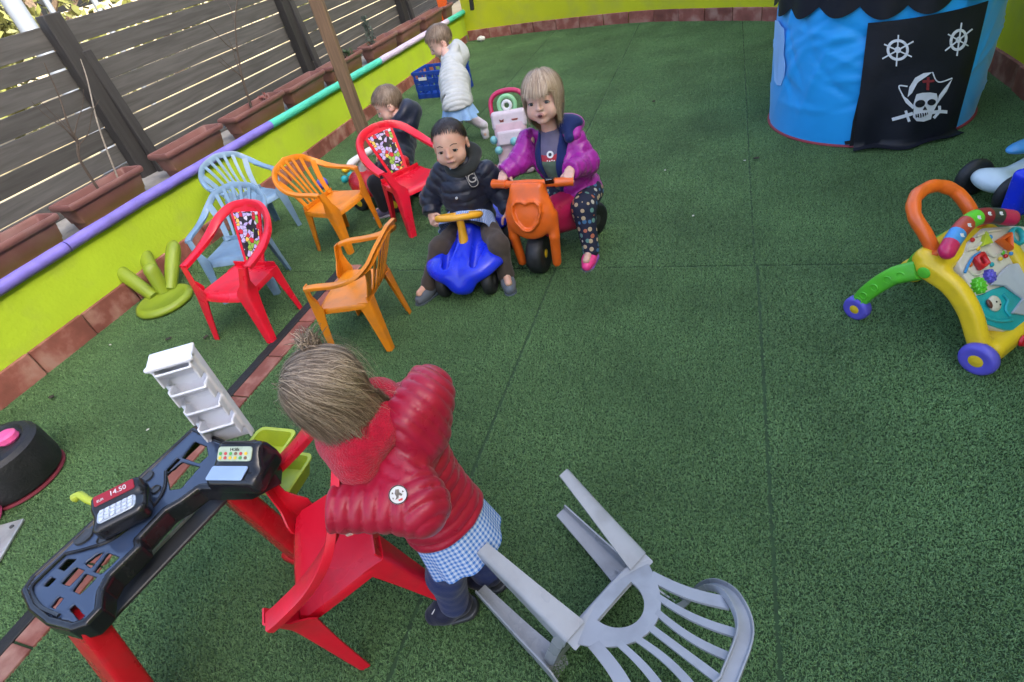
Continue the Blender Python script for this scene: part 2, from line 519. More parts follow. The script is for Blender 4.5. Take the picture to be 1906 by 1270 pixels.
# ---- artificial turf: laid strips of short curled pile
def turf_tile():
    rng = np.random.RandomState(3); S = .25; nn = 34; V = []; F = []; T = []
    for i in range(nn):
        for j in range(nn):
            c = np.array([(i + .5 + rng.uniform(-.4, .4)) / nn * S, (j + .5 + rng.uniform(-.4, .4)) / nn * S]) - S / 2
            tt = rng.rand()
            for k in range(7):
                a = rng.uniform(0, 6.283); ln = rng.uniform(.6, 1.0) * .0080; bend = rng.uniform(.3, 1.2)
                d = np.array([math.cos(a), math.sin(a)]); w = rng.uniform(.0008, .0013); sd = np.array([-d[1], d[0]])
                b = c + rng.uniform(-.0032, .0032, 2)
                p = []
                for t, ww in ((0, 1), (.55, .95), (1, .25)):
                    th = bend * t * 1.15
                    h = ln * t * math.cos(th * .75); o = ln * t * math.sin(th)
                    q = b + d * o
                    p += [(*(q - sd * w * ww), h), (*(q + sd * w * ww), h)]
                n0 = len(V); V += p
                F += [(n0, n0 + 1, n0 + 3, n0 + 2), (n0 + 2, n0 + 3, n0 + 5, n0 + 4)]
                T += [min(1, max(0, tt * .6 + .2 + rng.uniform(-.3, .3)))] * 6
    me = bpy.data.meshes.new("turf_tile"); me.from_pydata(V, [], F)
    at = me.attributes.new("tint", 'FLOAT', 'POINT'); at.data.foreach_set("value", T)
    m = bpy.data.materials.new("turf_blades"); m.use_nodes = True; nt = m.node_tree; b = nt.nodes["Principled BSDF"]
    an = nt.nodes.new("ShaderNodeAttribute"); an.attribute_name = "tint"
    cr = nt.nodes.new("ShaderNodeValToRGB"); el = cr.color_ramp.elements
    el[0].position = 0; el[0].color = (.080, .158, .057, 1); el[1].position = 1; el[1].color = (.185, .325, .125, 1)
    e = cr.color_ramp.elements.new(.55); e.color = (.106, .208, .076, 1)
    e = cr.color_ramp.elements.new(.86); e.color = (.136, .255, .095, 1)
    nt.links.new(an.outputs["Fac"], cr.inputs[0])
    ge = nt.nodes.new("ShaderNodeNewGeometry")
    n = nt.nodes.new("ShaderNodeTexNoise"); n.inputs["Scale"].default_value = 2.1; n.inputs["Detail"].default_value = 7
    nt.links.new(ge.outputs["Position"], n.inputs["Vector"])
    mr = nt.nodes.new("ShaderNodeMapRange"); mr.inputs[1].default_value = .3; mr.inputs[2].default_value = .7; mr.inputs[3].default_value = .72; mr.inputs[4].default_value = 1.2
    nt.links.new(n.outputs["Fac"], mr.inputs[0])
    s = nt.nodes.new("ShaderNodeVectorMath"); s.operation = 'SCALE'
    nt.links.new(cr.outputs[0], s.inputs[0]); nt.links.new(mr.outputs[0], s.inputs["Scale"]); nt.links.new(s.outputs[0], b.inputs["Base Color"])
    b.inputs["Roughness"].default_value = .5; b.inputs["Specular IOR Level"].default_value = .35
    me.materials.append(m)
    return bpy.data.objects.new("turf_tile", me)
TILE = turf_tile()
def inside_yard(x, y):
    if x < -3.42: return False
    best = np.argmin(np.linalg.norm(WALLC[:, :2] - A(x, y), axis=1)); p = WALLC[best]; q = WALLC[min(best + 1, len(WALLC) - 1)]; p0 = WALLC[max(best - 1, 0)]
    t = q[:2] - p0[:2]
    return t[0] * (y - p[1]) - t[1] * (x - p[0]) < .14
strips = [(-3.375, -2.098, -.6, 2.304), (-1.945, -.775, -.6, 2.303), (-.763, .155, -.6, 2.304), (.167, 1.69, -.6, 2.303),
          (-3.375, -2.080, 2.314, 8.1), (-2.068, -.968, 2.316, 8.1), (-.957, .146, 2.314, 8.0), (.154, 1.62, 2.315, 7.0)]
pts, rots, scls = [], [], []
for (x0, x1, y0, y1) in strips:
    nx, ny = max(1, round((x1 - x0) / .25)), max(1, round((y1 - y0) / .25))
    for i in range(nx):
        for j in range(ny):
            x = x0 + (i + .5) * (x1 - x0) / nx; y = y0 + (j + .5) * (y1 - y0) / ny
            if not inside_yard(x, y): continue
            k = RNG.randint(4); sx, sy = (x1 - x0) / nx / .25, (y1 - y0) / ny / .25
            pts.append((x, y, .001)); rots.append((0, 0, k * math.pi / 2)); scls.append((sx, sy, 1) if k % 2 == 0 else (sy, sx, 1))
me = bpy.data.meshes.new("artificial_turf"); me.from_pydata(pts, [], [])
at = me.attributes.new("rot", 'FLOAT_VECTOR', 'POINT'); at.data.foreach_set("vector", np.array(rots).ravel())
at = me.attributes.new("scl", 'FLOAT_VECTOR', 'POINT'); at.data.foreach_set("vector", np.array(scls).ravel())
turf = link("artificial_turf", me, None, "short green artificial turf laid in strips over the whole yard", "turf", None, "stuff")
ng = bpy.data.node_groups.new("turf_scatter", 'GeometryNodeTree')
ng.interface.new_socket("Geometry", in_out='INPUT', socket_type='NodeSocketGeometry')
ng.interface.new_socket("Geometry", in_out='OUTPUT', socket_type='NodeSocketGeometry')
gi, go = ng.nodes.new("NodeGroupInput"), ng.nodes.new("NodeGroupOutput")
iop = ng.nodes.new("GeometryNodeInstanceOnPoints"); oin = ng.nodes.new("GeometryNodeObjectInfo"); oin.inputs["Object"].default_value = TILE
a1 = ng.nodes.new("GeometryNodeInputNamedAttribute"); a1.data_type = 'FLOAT_VECTOR'; a1.inputs["Name"].default_value = "rot"
a2 = ng.nodes.new("GeometryNodeInputNamedAttribute"); a2.data_type = 'FLOAT_VECTOR'; a2.inputs["Name"].default_value = "scl"
e2r = ng.nodes.new("FunctionNodeEulerToRotation")
ng.links.new(gi.outputs[0], iop.inputs["Points"]); ng.links.new(oin.outputs["Geometry"], iop.inputs["Instance"])
ng.links.new(a1.outputs["Attribute"], e2r.inputs[0]); ng.links.new(e2r.outputs[0], iop.inputs["Rotation"]); ng.links.new(a2.outputs["Attribute"], iop.inputs["Scale"])
ng.links.new(iop.outputs[0], go.inputs[0])
md = turf.modifiers.new("scatter", 'NODES'); md.node_group = ng

# ---- drain channel with brick edging sunk into the floor
ch = link("drain_channel", None, None, kind="structure")
mb = MB(); mb.box((-2.068, .85, .004), (.05, 2.9, .012), bev=.003); mb.build("rubber_strip", M_drain, ch)
y = -.6; k = 0
while y < 2.28:
    L = .27
    mb = MB(); mb.box((0, 0, 0), (.088, L - .008, .012), bev=.002)
    if k == 0: bme = mb.mesh("brick"); bme.materials.append(M_tile)
    o = link("brick", bme, ch); o.location = (-1.992, y + L / 2, .005 + random.uniform(-.001, .001)); y += L; k += 1

# ---- left planter wall
zt = lambda y: .452 - .0215 * max(0, y - 2.4)
wall = thing("planter_wall", "low lime green planter wall with terracotta base tiles and a coloured rail", "wall", (-3.4, 0, 0))
def taper_wall(y0, y1, x0, x1, z0, f1, n=18):
    mb = MB(); ys = np.linspace(y0, y1, n); V = []
    for y in ys: V += [(x0, y, z0), (x1, y, z0), (x1, y, f1(y)), (x0, y, f1(y))]
    F = []
    for i in range(n - 1):
        for j in range(4):
            k = (j + 1) % 4; F.append((i * 4 + j, (i + 1) * 4 + j, (i + 1) * 4 + k, i * 4 + k))
    F += [(0, 1, 2, 3), tuple(4 * (n - 1) + j for j in (3, 2, 1, 0))]
    mb.add(V, F); return mb
taper_wall(-2.5, 8.2, 0, -.12, -.02, lambda y: zt(y) - .003).build("wall", M_lime, wall, smooth=False)
taper_wall(-2.5, 8.2, -.121, -.75, -.02, lambda y: zt(y) - .006).build("ledge", M_ledge, wall, smooth=False)
tz = lambda y: .15 - .009 * max(0, y - 1)
y = -1.0
tm = {}
while y < 8.0:
    mb = MB(); mb.box((.014, 0, 0), (.024, .326, tz(y)), bev=.003)
    o = mb.build("tile", M_tile, wall); o.location = (random.uniform(-.002, .002), y + .165, tz(y) / 2); y += .335
taper_wall(-1.2, 8.15, .009, .0005, 0, lambda y: tz(y) - .004).build("grout", M_grout, wall, smooth=False)
segs = [(-1.5, .60, M_purple), (.61, 1.85, M_purple), (1.86, 3.75, M_purple), (3.755, 5.66, M_teal), (5.665, 7.58, M_lilac), (7.585, 8.18, M_teal)]
for (a, b, m) in segs:
    mb = MB(); ys = np.linspace(a, b, 14)
    mb.tube([(.012 + random.uniform(-.002, .002), q, zt(q) + .026 + random.uniform(-.0015, .0015)) for q in ys], .033, 14)
    mb.build("rail_segment", m, wall)

# ---- curved back wall and right wall
bw = thing("curved_wall", "tall yellow green wall curving round the far end with a row of terracotta tiles", "wall", (0, 0, 0))
mb = MB(); V = []; F = []; n = len(WALLC)
tg = np.gradient(WALLC, axis=0); no = np.stack([-tg[:, 1], tg[:, 0], 0 * tg[:, 0]], 1); no /= np.linalg.norm(no, axis=1, keepdims=True)
G = np.zeros((n, 9, 3))
for j, z in enumerate(np.linspace(-.02, 2.1, 9)): G[:, j] = WALLC + no * .08 + A(0, 0, z)
mb.slab(G, .14); mb.build("wall", M_lime2, bw)
al = np.concatenate([[0], np.cumsum(np.linalg.norm(np.diff(WALLC, axis=0), axis=1))])
s = .02; k = 0
while s < al[-1] - .4:
    sm = s + .165; i = np.searchsorted(al, sm) - 1; t = (sm - al[i]) / (al[i + 1] - al[i])
    p = WALLC[i] * (1 - t) + WALLC[i + 1] * t; d = nrm(tg[i])
    hh = .125 if p[1] > 5 else .14
    mb = MB(); mb.box((0, 0, 0), (.325, .024, hh), bev=.003)
    o = mb.build("tile", M_tile, bw); o.location = (p[0] + no[i][0] * random.uniform(-.003, .003), p[1], hh / 2)
    o.rotation_euler = (0, 0, math.atan2(d[1], d[0])); s += .335; k += 1

# ---- wooden post standing free of the wall
pb = az(688, 287, 0)
post = thing("wooden_post", "square brown wooden post standing on the turf before the planter wall", "post", (pb[0], pb[1] + .03, 0), R_(18))
mb = MB(); mb.box((0, 0, 1.35), (.092, .092, 2.70), bev=.006); mb.build("shaft", M_post, post)
mb = MB(); mb.box((0, 0, .004), (.15, .15, .01), bev=.002); mb.build("base_plate", mat("galvanised", (.35, .36, .37), .45, .2, 20, metal=.8), post)

# ---- slat fence behind the planters
fence = thing("slat_fence", "dark weathered wooden fence of horizontal slats with light showing through the gaps", "fence", (-4.0, 0, .3))
posts = [-1.55, .70, 2.965, 5.225, 7.53, 9.8]
gaps = {0: [1.293, 1.187, 1.063, .946, .805, .683, .56], 1: [1.293, 1.187, 1.063, .946, .805, .683, .56], 2: [1.292, 1.172, 1.048, .928, .807, .686, .563],
        3: [1.275, 1.15, 1.03, .905, .79, .665, .55], 4: [1.25, 1.13, 1.005, .885, .765, .65, .54]}
for pi in range(5):
    y0, y1 = posts[pi], posts[pi + 1]; top = 1.425 - .02 * max(0, pi - 2)
    ed = [top] + gaps[pi] + [.44, .33]
    for k in range(len(ed) - 1):
        g = random.uniform(.006, .012); zb, ztop_ = ed[k + 1] + g / 2, ed[k] - (g / 2 if k else 0)
        mb = MB(); mb.box((0, 0, 0), (.022, y1 - y0 + (.03 if pi % 2 else -.02), ztop_ - zb), bev=.002)
        o = mb.build("slat", M_slat, fence)
        o.location = (random.uniform(-.004, .004) - (.004 if pi % 2 else 0), (y0 + y1) / 2, (zb + ztop_) / 2 - .3)
        o.rotation_euler = (R_(random.uniform(-.12, .12)), R_(random.uniform(-2, 2)), 0)
for y in posts:
    mb = MB(); mb.box((.055, 0, .58), (.08, .125, 1.20), bev=.005); mb.build("post", M_fpost, fence).location = (0, y, 0)
    mb = MB(); mb.box((.115, .075, .46), (.04, .07, .98), rot=ry(R_(-4)), bev=.004); mb.build("brace", M_fpost, fence).location = (0, y, 0)

# ---- planter boxes on the ledge
def planter(y0, y1, label, soil=True, jitter=0):
    L = y1 - y0; yc = (y0 + y1) / 2; zl = zt(yc) - .004
    t = thing("planter_box", label, "planter", (-3.56 + jitter, yc, zl + .004), R_(random.uniform(-1.5, 1.5)), "brown planter boxes on the ledge")
    D = .185; Hh = .178; L = L - .045
    def ring(w, d, z, r): q = rrect(d, w, r, 2); return np.c_[q, np.full(len(q), z)]
    rings = [ring(L - .10, D - .07, .0, .012), ring(L - .09, D - .062, .045, .012), ring(L - .085, D - .055, .049, .012), ring(L - .050, D - .032, Hh - .040, .014), ring(L - .006, D - .004, Hh - .037, .018), ring(L + .004, D + .006, Hh - .026, .018), ring(L + .004, D + .006, Hh - .008, .018),
             ring(L - .006, D - .006, Hh, .018), ring(L - .03, D - .03, Hh - .002, .014), ring(L - .04, D - .04, Hh - .014, .014), ring(L - .07, D - .065, .05, .012)]
    mb = MB(); m = len(rings[0]); V = np.concatenate(rings); F = []
    for i in range(len(rings) - 1):
        for j in range(m):
            k = (j + 1) % m; F.append((i * m + j, i * m + k, (i + 1) * m + k, (i + 1) * m + j))
    F.append(tuple(range(m))[::-1]); F.append(tuple((len(rings) - 1) * m + j for j in range(m)))
    mb.add(V, F); mb.build("pot", M_pot, t, sharp=40)
    if soil:
        rng = np.random.RandomState(int(yc * 100) % 999); nu, nv = 18, 8
        G = np.zeros((nu, nv, 3))
        for i in range(nu):
            for j in range(nv):
                G[i, j] = ((j / (nv - 1) - .5) * (D - .085), (i / (nu - 1) - .5) * (L - .11), .105 + .02 * rng.rand())
        mb = MB(); mb.slab(G, .03); mb.build("soil", M_soil, t)
    return t, zl
PL = [(1.36, 2.0, "nearest brown planter box, cut off by the left edge of the picture"), (2.03, 2.63, "brown planter box holding a tall bare stem and a pale stake"),
      (2.79, 3.40, "empty brown planter box between the two with bare stems"), (3.50, 4.19, "brown planter box with dark soil and one tall bare black stem"),
      (4.23, 4.83, "brown planter box just left of the wooden post"), (4.89, 5.57, "brown planter box with green herb half hidden by the wooden post"),
      (5.72, 6.38, "brown planter box with an upright grey green shrub"), (6.44, 7.04, "brown planter box next after the one with the shrub"),
      (7.13, 7.75, "brown planter box above the head of the child in pale jacket"), (7.80, 8.12, "last small brown planter box by the orange mesh")]
plz = []
for i, (a, b, l) in enumerate(PL): plz.append(planter(a, b, l, soil=i in (3, 5, 6, 8, 9), jitter=.0)[1])

def stem_obj(name, label, path, r0, branches, m, seed, cat="plant"):
    rng = np.random.RandomState(seed)
    P = catmull(path, 8); t = thing(name, label, cat, tuple(P[0]))
    off = P[0]; n = len(P)
    mb = MB(); mb.tube(P - off, np.linspace(r0, r0 * .35, n), 7); mb.build("stem", m, t)
    for _ in range(branches):
        i = rng.randint(n // 5, int(n * .8)); p = P[i] - off; d = nrm(A(rng.uniform(-.5, .5), rng.uniform(-1, 1), rng.uniform(.5, 1.2))); L = rng.uniform(.1, .3)
        q = [p + d * L * k + A(0, 0, .05 * k * k) + rng.randn(3) * .008 * (k > 0) for k in (0, .35, .7, 1)]
        mb = MB(); mb.tube(catmull(q, 5), np.linspace(r0 * .45, r0 * .18, 16), 5); mb.build("branch", m, t)
    return t
X = -3.6
def sp(px, py, x=X): return onx(px, py, x)
b0 = sp(172, 338); b0[2] = zt(b0[1]) + .05
stem_obj("bare_plant", "tall bare forked stem in the planter box at far left", [b0, sp(150, 300), sp(143, 262), sp(128, 235), sp(110, 180), sp(82, 117)], .0085, 6, M_stem, 1)
b0 = sp(205, 322, -3.63); b0[2] = zt(b0[1]) + .05
stem_obj("plant_stake", "thin pale stake beside the forked stem in the left planter", [b0, sp(185, 240, -3.63), sp(163, 150, -3.66), sp(150, 110, -3.68)], .006, 0, M_twig, 2, "stake")
b0 = sp(458, 183, -3.61); b0[2] = zt(b0[1]) + .10
stem_obj("bare_plant", "single black bare stem rising from the planter with dark soil", [b0, sp(452, 150, -3.6), sp(446, 120), sp(440, 80), sp(438, 30), sp(446, -30)], .011, 5, M_stem, 5)
def leafy(name, label, y, h, w, n, m, seed, upright=True):
    rng = np.random.RandomState(seed); z = zt(y) + .10
    t = thing(name, label, "plant", (-3.6, y, z))
    mb = MB(); V = []; F = []
    for _ in range(n):
        hh = rng.rand() ** .8 * h; a = rng.rand() * 6.28; r = w * (.25 + .75 * rng.rand()) * (1 - .6 * hh / h if upright else 1)
        c = A(math.cos(a) * r, math.sin(a) * r, hh); d = nrm(c * A(1, 1, 0) + A(0, 0, .03 + .05 * rng.rand()) + rng.randn(3) * .02); l = rng.uniform(.02, .04)
        sd = nrm(np.cross(d, rng.randn(3))) * l * .3; k = len(V)
        V += [c, c + d * l * .5 + sd, c + d * l, c + d * l * .5 - sd]; F.append((k, k + 1, k + 2, k + 3))
    mb.add(V, F); mb.build("foliage", m, t, smooth=False)
    mb = MB(); mb.tube([(0, 0, -.03), (.005, 0, h * .5), (0, .004, h * .9)], [.007, .005, .002], 6); mb.build("stem", M_stem, t)
M_sage = mat("sage_leaf", (.07, .10, .085), .6, .4, 40)
leafy("upright_shrub", "small upright grey green shrub in a planter box", 5.98, .30, .06, 260, M_sage, 3)
leafy("herb_plant", "low green herb tuft in the planter behind the post", 5.4, .10, .10, 220, M_leafD, 4, False)
leafy("twiggy_plant", "tiny reddish twigs beside the black stem in dark soil", 4.05, .09, .05, 26, mat("red_twig", (.16, .05, .045), .7, .3, 30), 8)

# ---- orange mesh beside the last planter, wooden bracket on the wall
om = thing("orange_mesh", "bright orange plastic mesh panel standing at the far end of the planters", "mesh panel", (-3.62, 7.95, zt(8) + .01))
M_or_mesh = mat("orange_mesh_plastic", (.75, .13, .02), .4, .1, 20)
for k in range(9):
    mb = MB(); y = (k - 4) * .035
    mb.tube([(.06, y + .04, 0), (.06, y, .2), (.06, y - .03, .75)], .0075, 6); mb.build("strand", M_or_mesh, om)
for z in (.02, .3, .6): 
    mb = MB(); mb.tube([(.055, -.17, z), (.055, .19, z)], .006, 6); mb.build("cross_strand", M_or_mesh, om)
wbk = onx(893, 8, -3.15)
b_ = thing("wooden_bracket", "small dark wooden bracket fixed low on the far wall by the corner", "bracket", (-3.17, 8.0, .42))
mb = MB(); mb.box((0, .02, .14), (.045, .05, .36), rot=ry(R_(6)), bev=.004); mb.build("upright", M_fpost, b_)
mb = MB(); mb.box((0, -.005, .30), (.16, .04, .045), bev=.004); mb.build("arm", M_fpost, b_)

# ---- beyond the fence: poles, trees
M_pole = mat("painted_steel", (.12, .14, .17), .4, .08, 5, metal=.2)
for i, (px, py, X, r, lab) in enumerate(((32, 20, -6.4, .085, "thick pale grey steel pole behind the fence, nearest the left edge"), (92, 12, -6.8, .03, "thin white steel pole right of the thick one behind the fence"), (178, 6, -8.0, .04, "slim white pole among the leaves behind the fence"))):
    p = onx(px, py, X); t = thing("steel_pole", lab, "pole", (p[0], p[1], -.03), 0, "poles behind the fence")
    mb = MB(); mb.lathe([(r, 0), (r, 3.6), (r * .9, 3.62)], 16); mb.build("shaft", M_pole, t)
    mb = MB(); mb.lathe([(r * 2.2, 0), (r * 2.2, .015), (r * 1.02, .02)], 16); mb.build("base_flange", M_pole, t)
    mb = MB(); mb.lathe([(r * .95, 3.6), (r * .7, 3.66), (0, 3.67)], 16); mb.build("cap", M_pole, t)
M_leafB = mat("sunny_leaf", (.075, .082, .016), .6, .5, 3)
bsdf(M_leafB).inputs["Transmission Weight"].default_value = .0
M_bark = mat("bark", (.09, .065, .045), .9, .4, 20, bump=.8)
def tree(x, y, h, r, seed, label, n=2600):
    rng = np.random.RandomState(seed)
    t = thing("leafy_tree", label, "tree", (x, y, -.03), 0, "trees beyond the fence")
    mb = MB(); mb.tube(catmull([(0, 0, 0), (.05, .03, h * .3), (-.03, .02, h * .6), (0, 0, h * .9)], 5), np.linspace(.13, .03, 16), 8)
    for k in range(5):
        a = rng.rand() * 6.28; z0 = h * rng.uniform(.25, .5)
        mb.tube(catmull([(0, 0, z0), (math.cos(a) * r * .4, math.sin(a) * r * .4, z0 + h * .15), (math.cos(a) * r * .8, math.sin(a) * r * .8, z0 + h * .3)], 4), np.linspace(.05, .015, 9), 6)
    mb.build("trunk", M_bark, t)
    V = []; F = []
    cl = [(A(math.cos(a) * q, math.sin(a) * q, zz), rr) for a, q, zz, rr in zip(rng.rand(34) * 6.28, r * rng.rand(34) ** .5, h * rng.uniform(.12, .98, 34), r * rng.uniform(.22, .42, 34))]
    for i in range(n):
        c, rr = cl[rng.randint(len(cl))]; d = nrm(rng.randn(3)); p = c + d * rr * rng.uniform(.5, 1.05)
        a = nrm(rng.randn(3)); b = nrm(np.cross(a, rng.randn(3))); l = rng.uniform(.06, .12); k = len(V)
        V += [p - a * l, p + b * l * .5, p + a * l, p - b * l * .5]; F.append((k, k + 1, k + 2, k + 3))
    mb = MB(); mb.add(V, F); mb.build("crown", M_leafB, t, smooth=False)
for i, (x, y, h, r, l) in enumerate(((-9.0, 4.6, 3.4, 1.5, "bushy sunlit tree beyond the fence at the left edge"), (-9.6, 7.0, 3.8, 1.7, "sunlit tree beyond the fence behind the thin pole"),
                                     (-10.2, 9.6, 4.0, 1.7, "sunlit tree beyond the fence above the middle planters"), (-9.2, 12.4, 4.2, 1.8, "farthest sunlit tree beyond the fence"), (-12.5, 5.8, 4.5, 1.9, "tall sunlit tree standing behind the bushy one at left"))):
    tree(x, y, h, r, 20 + i, l)

# ---- added building, out of view on the right, placed to shade the yard
bd = thing("shade_building", "tall cream building on the right whose shade covers the yard", "shade_building", (4.6, 0, 0))
mb = MB(); mb.box((3.0, 0, 3.65), (6.0, 44, 7.3), bev=.01); mb.build("wall", mat("cream_render", (.62, .58, .50), .9, .06, 3, bump=.3, spec=.2), bd)
mb = MB(); mb.box((3.0, 0, 7.42), (6.5, 44.6, .2), bev=.02); mb.build("roof", mat("roof_edge", (.25, .12, .08), .8, .2, 4), bd)
M_wfr = mat("white_frame", (.75, .75, .73), .5, .04, 5); M_gls = mat("window_glass", (.03, .04, .05), .08, .05, 3)
for k in range(8):
    for z in (1.3, 4.5):
        mb = MB(); mb.box((-.01, -14 + k * 4, z + .7), (.06, 1.3, 1.5), bev=.01); w = mb.build("window", M_wfr, bd)
        mb = MB(); mb.box((-.035, -14 + k * 4, z + .7), (.03, 1.1, 1.3), bev=.004); mb.build("pane", M_gls, w)
# ================================================================== CHILDREN'S CHAIRS
M_orange = mat("orange_plastic", (.66, .21, .008), .32, .06, 6, spec=.5, dirt=(.36, .15, .04), dscale=14, damt=.5, bump=.04, bscale=120)
M_grey = mat("grey_blue_plastic", (.285, .305, .335), .30, .06, 6, spec=.5, dirt=(.17, .18, .19), dscale=14, damt=.5, bump=.04, bscale=120)
M_red = mat("red_plastic", (.64, .008, .028), .30, .06, 6, spec=.5, dirt=(.36, .03, .04), dscale=14, damt=.45, bump=.04, bscale=120)
def print_mat():
    m = bpy.data.materials.new("bright_printed_panel"); m.use_nodes = True; nt = m.node_tree; b = nt.nodes["Principled BSDF"]
    tc = nt.nodes.new("ShaderNodeTexCoord")
    v = nt.nodes.new("ShaderNodeTexVoronoi"); v.inputs["Scale"].default_value = 48; nt.links.new(tc.outputs["Object"], v.inputs["Vector"])
    sp_ = nt.nodes.new("ShaderNodeSeparateColor"); nt.links.new(v.outputs["Color"], sp_.inputs[0])
    cr = nt.nodes.new("ShaderNodeValToRGB"); cr.color_ramp.interpolation = 'CONSTANT'; el = cr.color_ramp.elements
    cols = [(0, (.50, .42, .68)), (.2, (.012, .012, .02)), (.36, (.62, .58, .66)), (.5, (.25, .42, .06)), (.62, (.55, .02, .04)), (.74, (.46, .38, .70)), (.86, (.03, .02, .03)), (.94, (.75, .5, .1))]
    el[0].position = 0; el[0].color = (*cols[0][1], 1); el[1].position = cols[1][0]; el[1].color = (*cols[1][1], 1)
    for p, c in cols[2:]: e = el.new(p); e.color = (*c, 1)
    nt.links.new(sp_.outputs[0], cr.inputs[0])
    e2 = nt.nodes.new("ShaderNodeTexVoronoi"); e2.feature = 'DISTANCE_TO_EDGE'; e2.inputs["Scale"].default_value = 48; nt.links.new(tc.outputs["Object"], e2.inputs["Vector"])
    lt = nt.nodes.new("ShaderNodeMath"); lt.operation = 'LESS_THAN'; lt.inputs[1].default_value = .05; nt.links.new(e2.outputs["Distance"], lt.inputs[0])
    mx = nt.nodes.new("ShaderNodeMix"); mx.data_type = 'RGBA'; mx.inputs["B"].default_value = (.01, .01, .012, 1)
    nt.links.new(lt.outputs[0], mx.inputs["Factor"]); nt.links.new(cr.outputs[0], mx.inputs["A"]); nt.links.new(mx.outputs["Result"], b.inputs["Base Color"])
    b.inputs["Roughness"].default_value = .35
    return m
M_print = print_mat()

def lleg(mb, path, wx, wy, sx, sy, t=.0045):
    """L-channel leg: outer corner on the path, one flange inward (x), one along y"""
    P = np.asarray(path, float); n = len(P); G = np.zeros((n, 7, 3))
    for i in range(n):
        a, b = wx[i], wy[i]; c = .006
        prof = [(0, -b), (0, -b * .5), (0, -c), (-c * .3, -c * .3), (-c, 0), (-a * .5, 0), (-a, 0)]
        for j, (x, y) in enumerate(prof): G[i, j] = P[i] + A(sx * x, sy * y, 0)
    mb.slab(G, t); return mb

def chair_rim(pts, w, t, nrm0, parent, m, name="arm_frame"):
    P = catmull(pts, 6); n = len(P)
    full = np.concatenate([P * A(-1, 1, 1), P[::-1][1:]]); N = len(full)
    ups = []
    for i in range(N):
        k = 1 - abs(i - (N - 1) / 2) / ((N - 1) / 2)             # 0 at the arm ends, 1 at the crown
        k = min(1, max(0, (k - .25) / .45)); k = k * k * (3 - 2 * k)
        p = full[i]; ups.append(nrm(A(-np.sign(p[0]) * .35 * k * min(1, abs(p[0]) / .1), nrm0 * k, 1 - .75 * k)))
    pr = np.array([(-w / 2, -t / 2), (-w / 2 + .002, -t * 1.6), (-w / 2 + .005, -t * 1.6), (-w / 2 + .006, -t / 2), (w / 2 - .006, -t / 2), (w / 2 - .005, -t * 1.6), (w / 2 - .002, -t * 1.6), (w / 2, -t / 2), (w / 2 - .001, t * .25), (w / 2 - .005, t / 2), (-w / 2 + .005, t / 2), (-w / 2 + .001, t * .25)])[::-1]
    mb = MB(); mb.sweep(full, pr, ups=ups); return mb.build(name, m, parent, sharp=50)

def chair_seat(hs, wf, wr, yf, yr, m, t):
    xs = np.concatenate([[-1.0, -1.0], np.linspace(-.985, .985, 11), [1.0, 1.0]]); dz = np.concatenate([[-.024, -.006], np.zeros(11), [-.006, -.024]])
    vs_ = [(0, .03), (0, .006)] + [(k / 8, 0) for k in range(9)] + [(1.02, -.004), (1.06, -.012), (1.075, -.03)]
    G = np.zeros((len(xs), len(vs_), 3))
    for i, x in enumerate(xs):
        for j, (v, z) in enumerate(vs_):
            vv = min(1, v); w = wr + (wf - wr) * vv ** .7
            w *= 1 - .10 * max(0, (vv - .86) / .14) ** 2
            dish = -.007 * (1 - x * x) * math.sin(math.pi * min(1, .15 + .8 * vv))
            y = yr + (yf - yr) * v - .012 * (x * x) * (vv > .9) 
            G[i, j] = (x * w, y, hs + dish + z * (1 if v == 0 else 1) + dz[i] * (1 if 0 < v < 1.05 else .6))
    mb = MB(); mb.slab(G, .005); mb.build("seat", m, t, sharp=55)

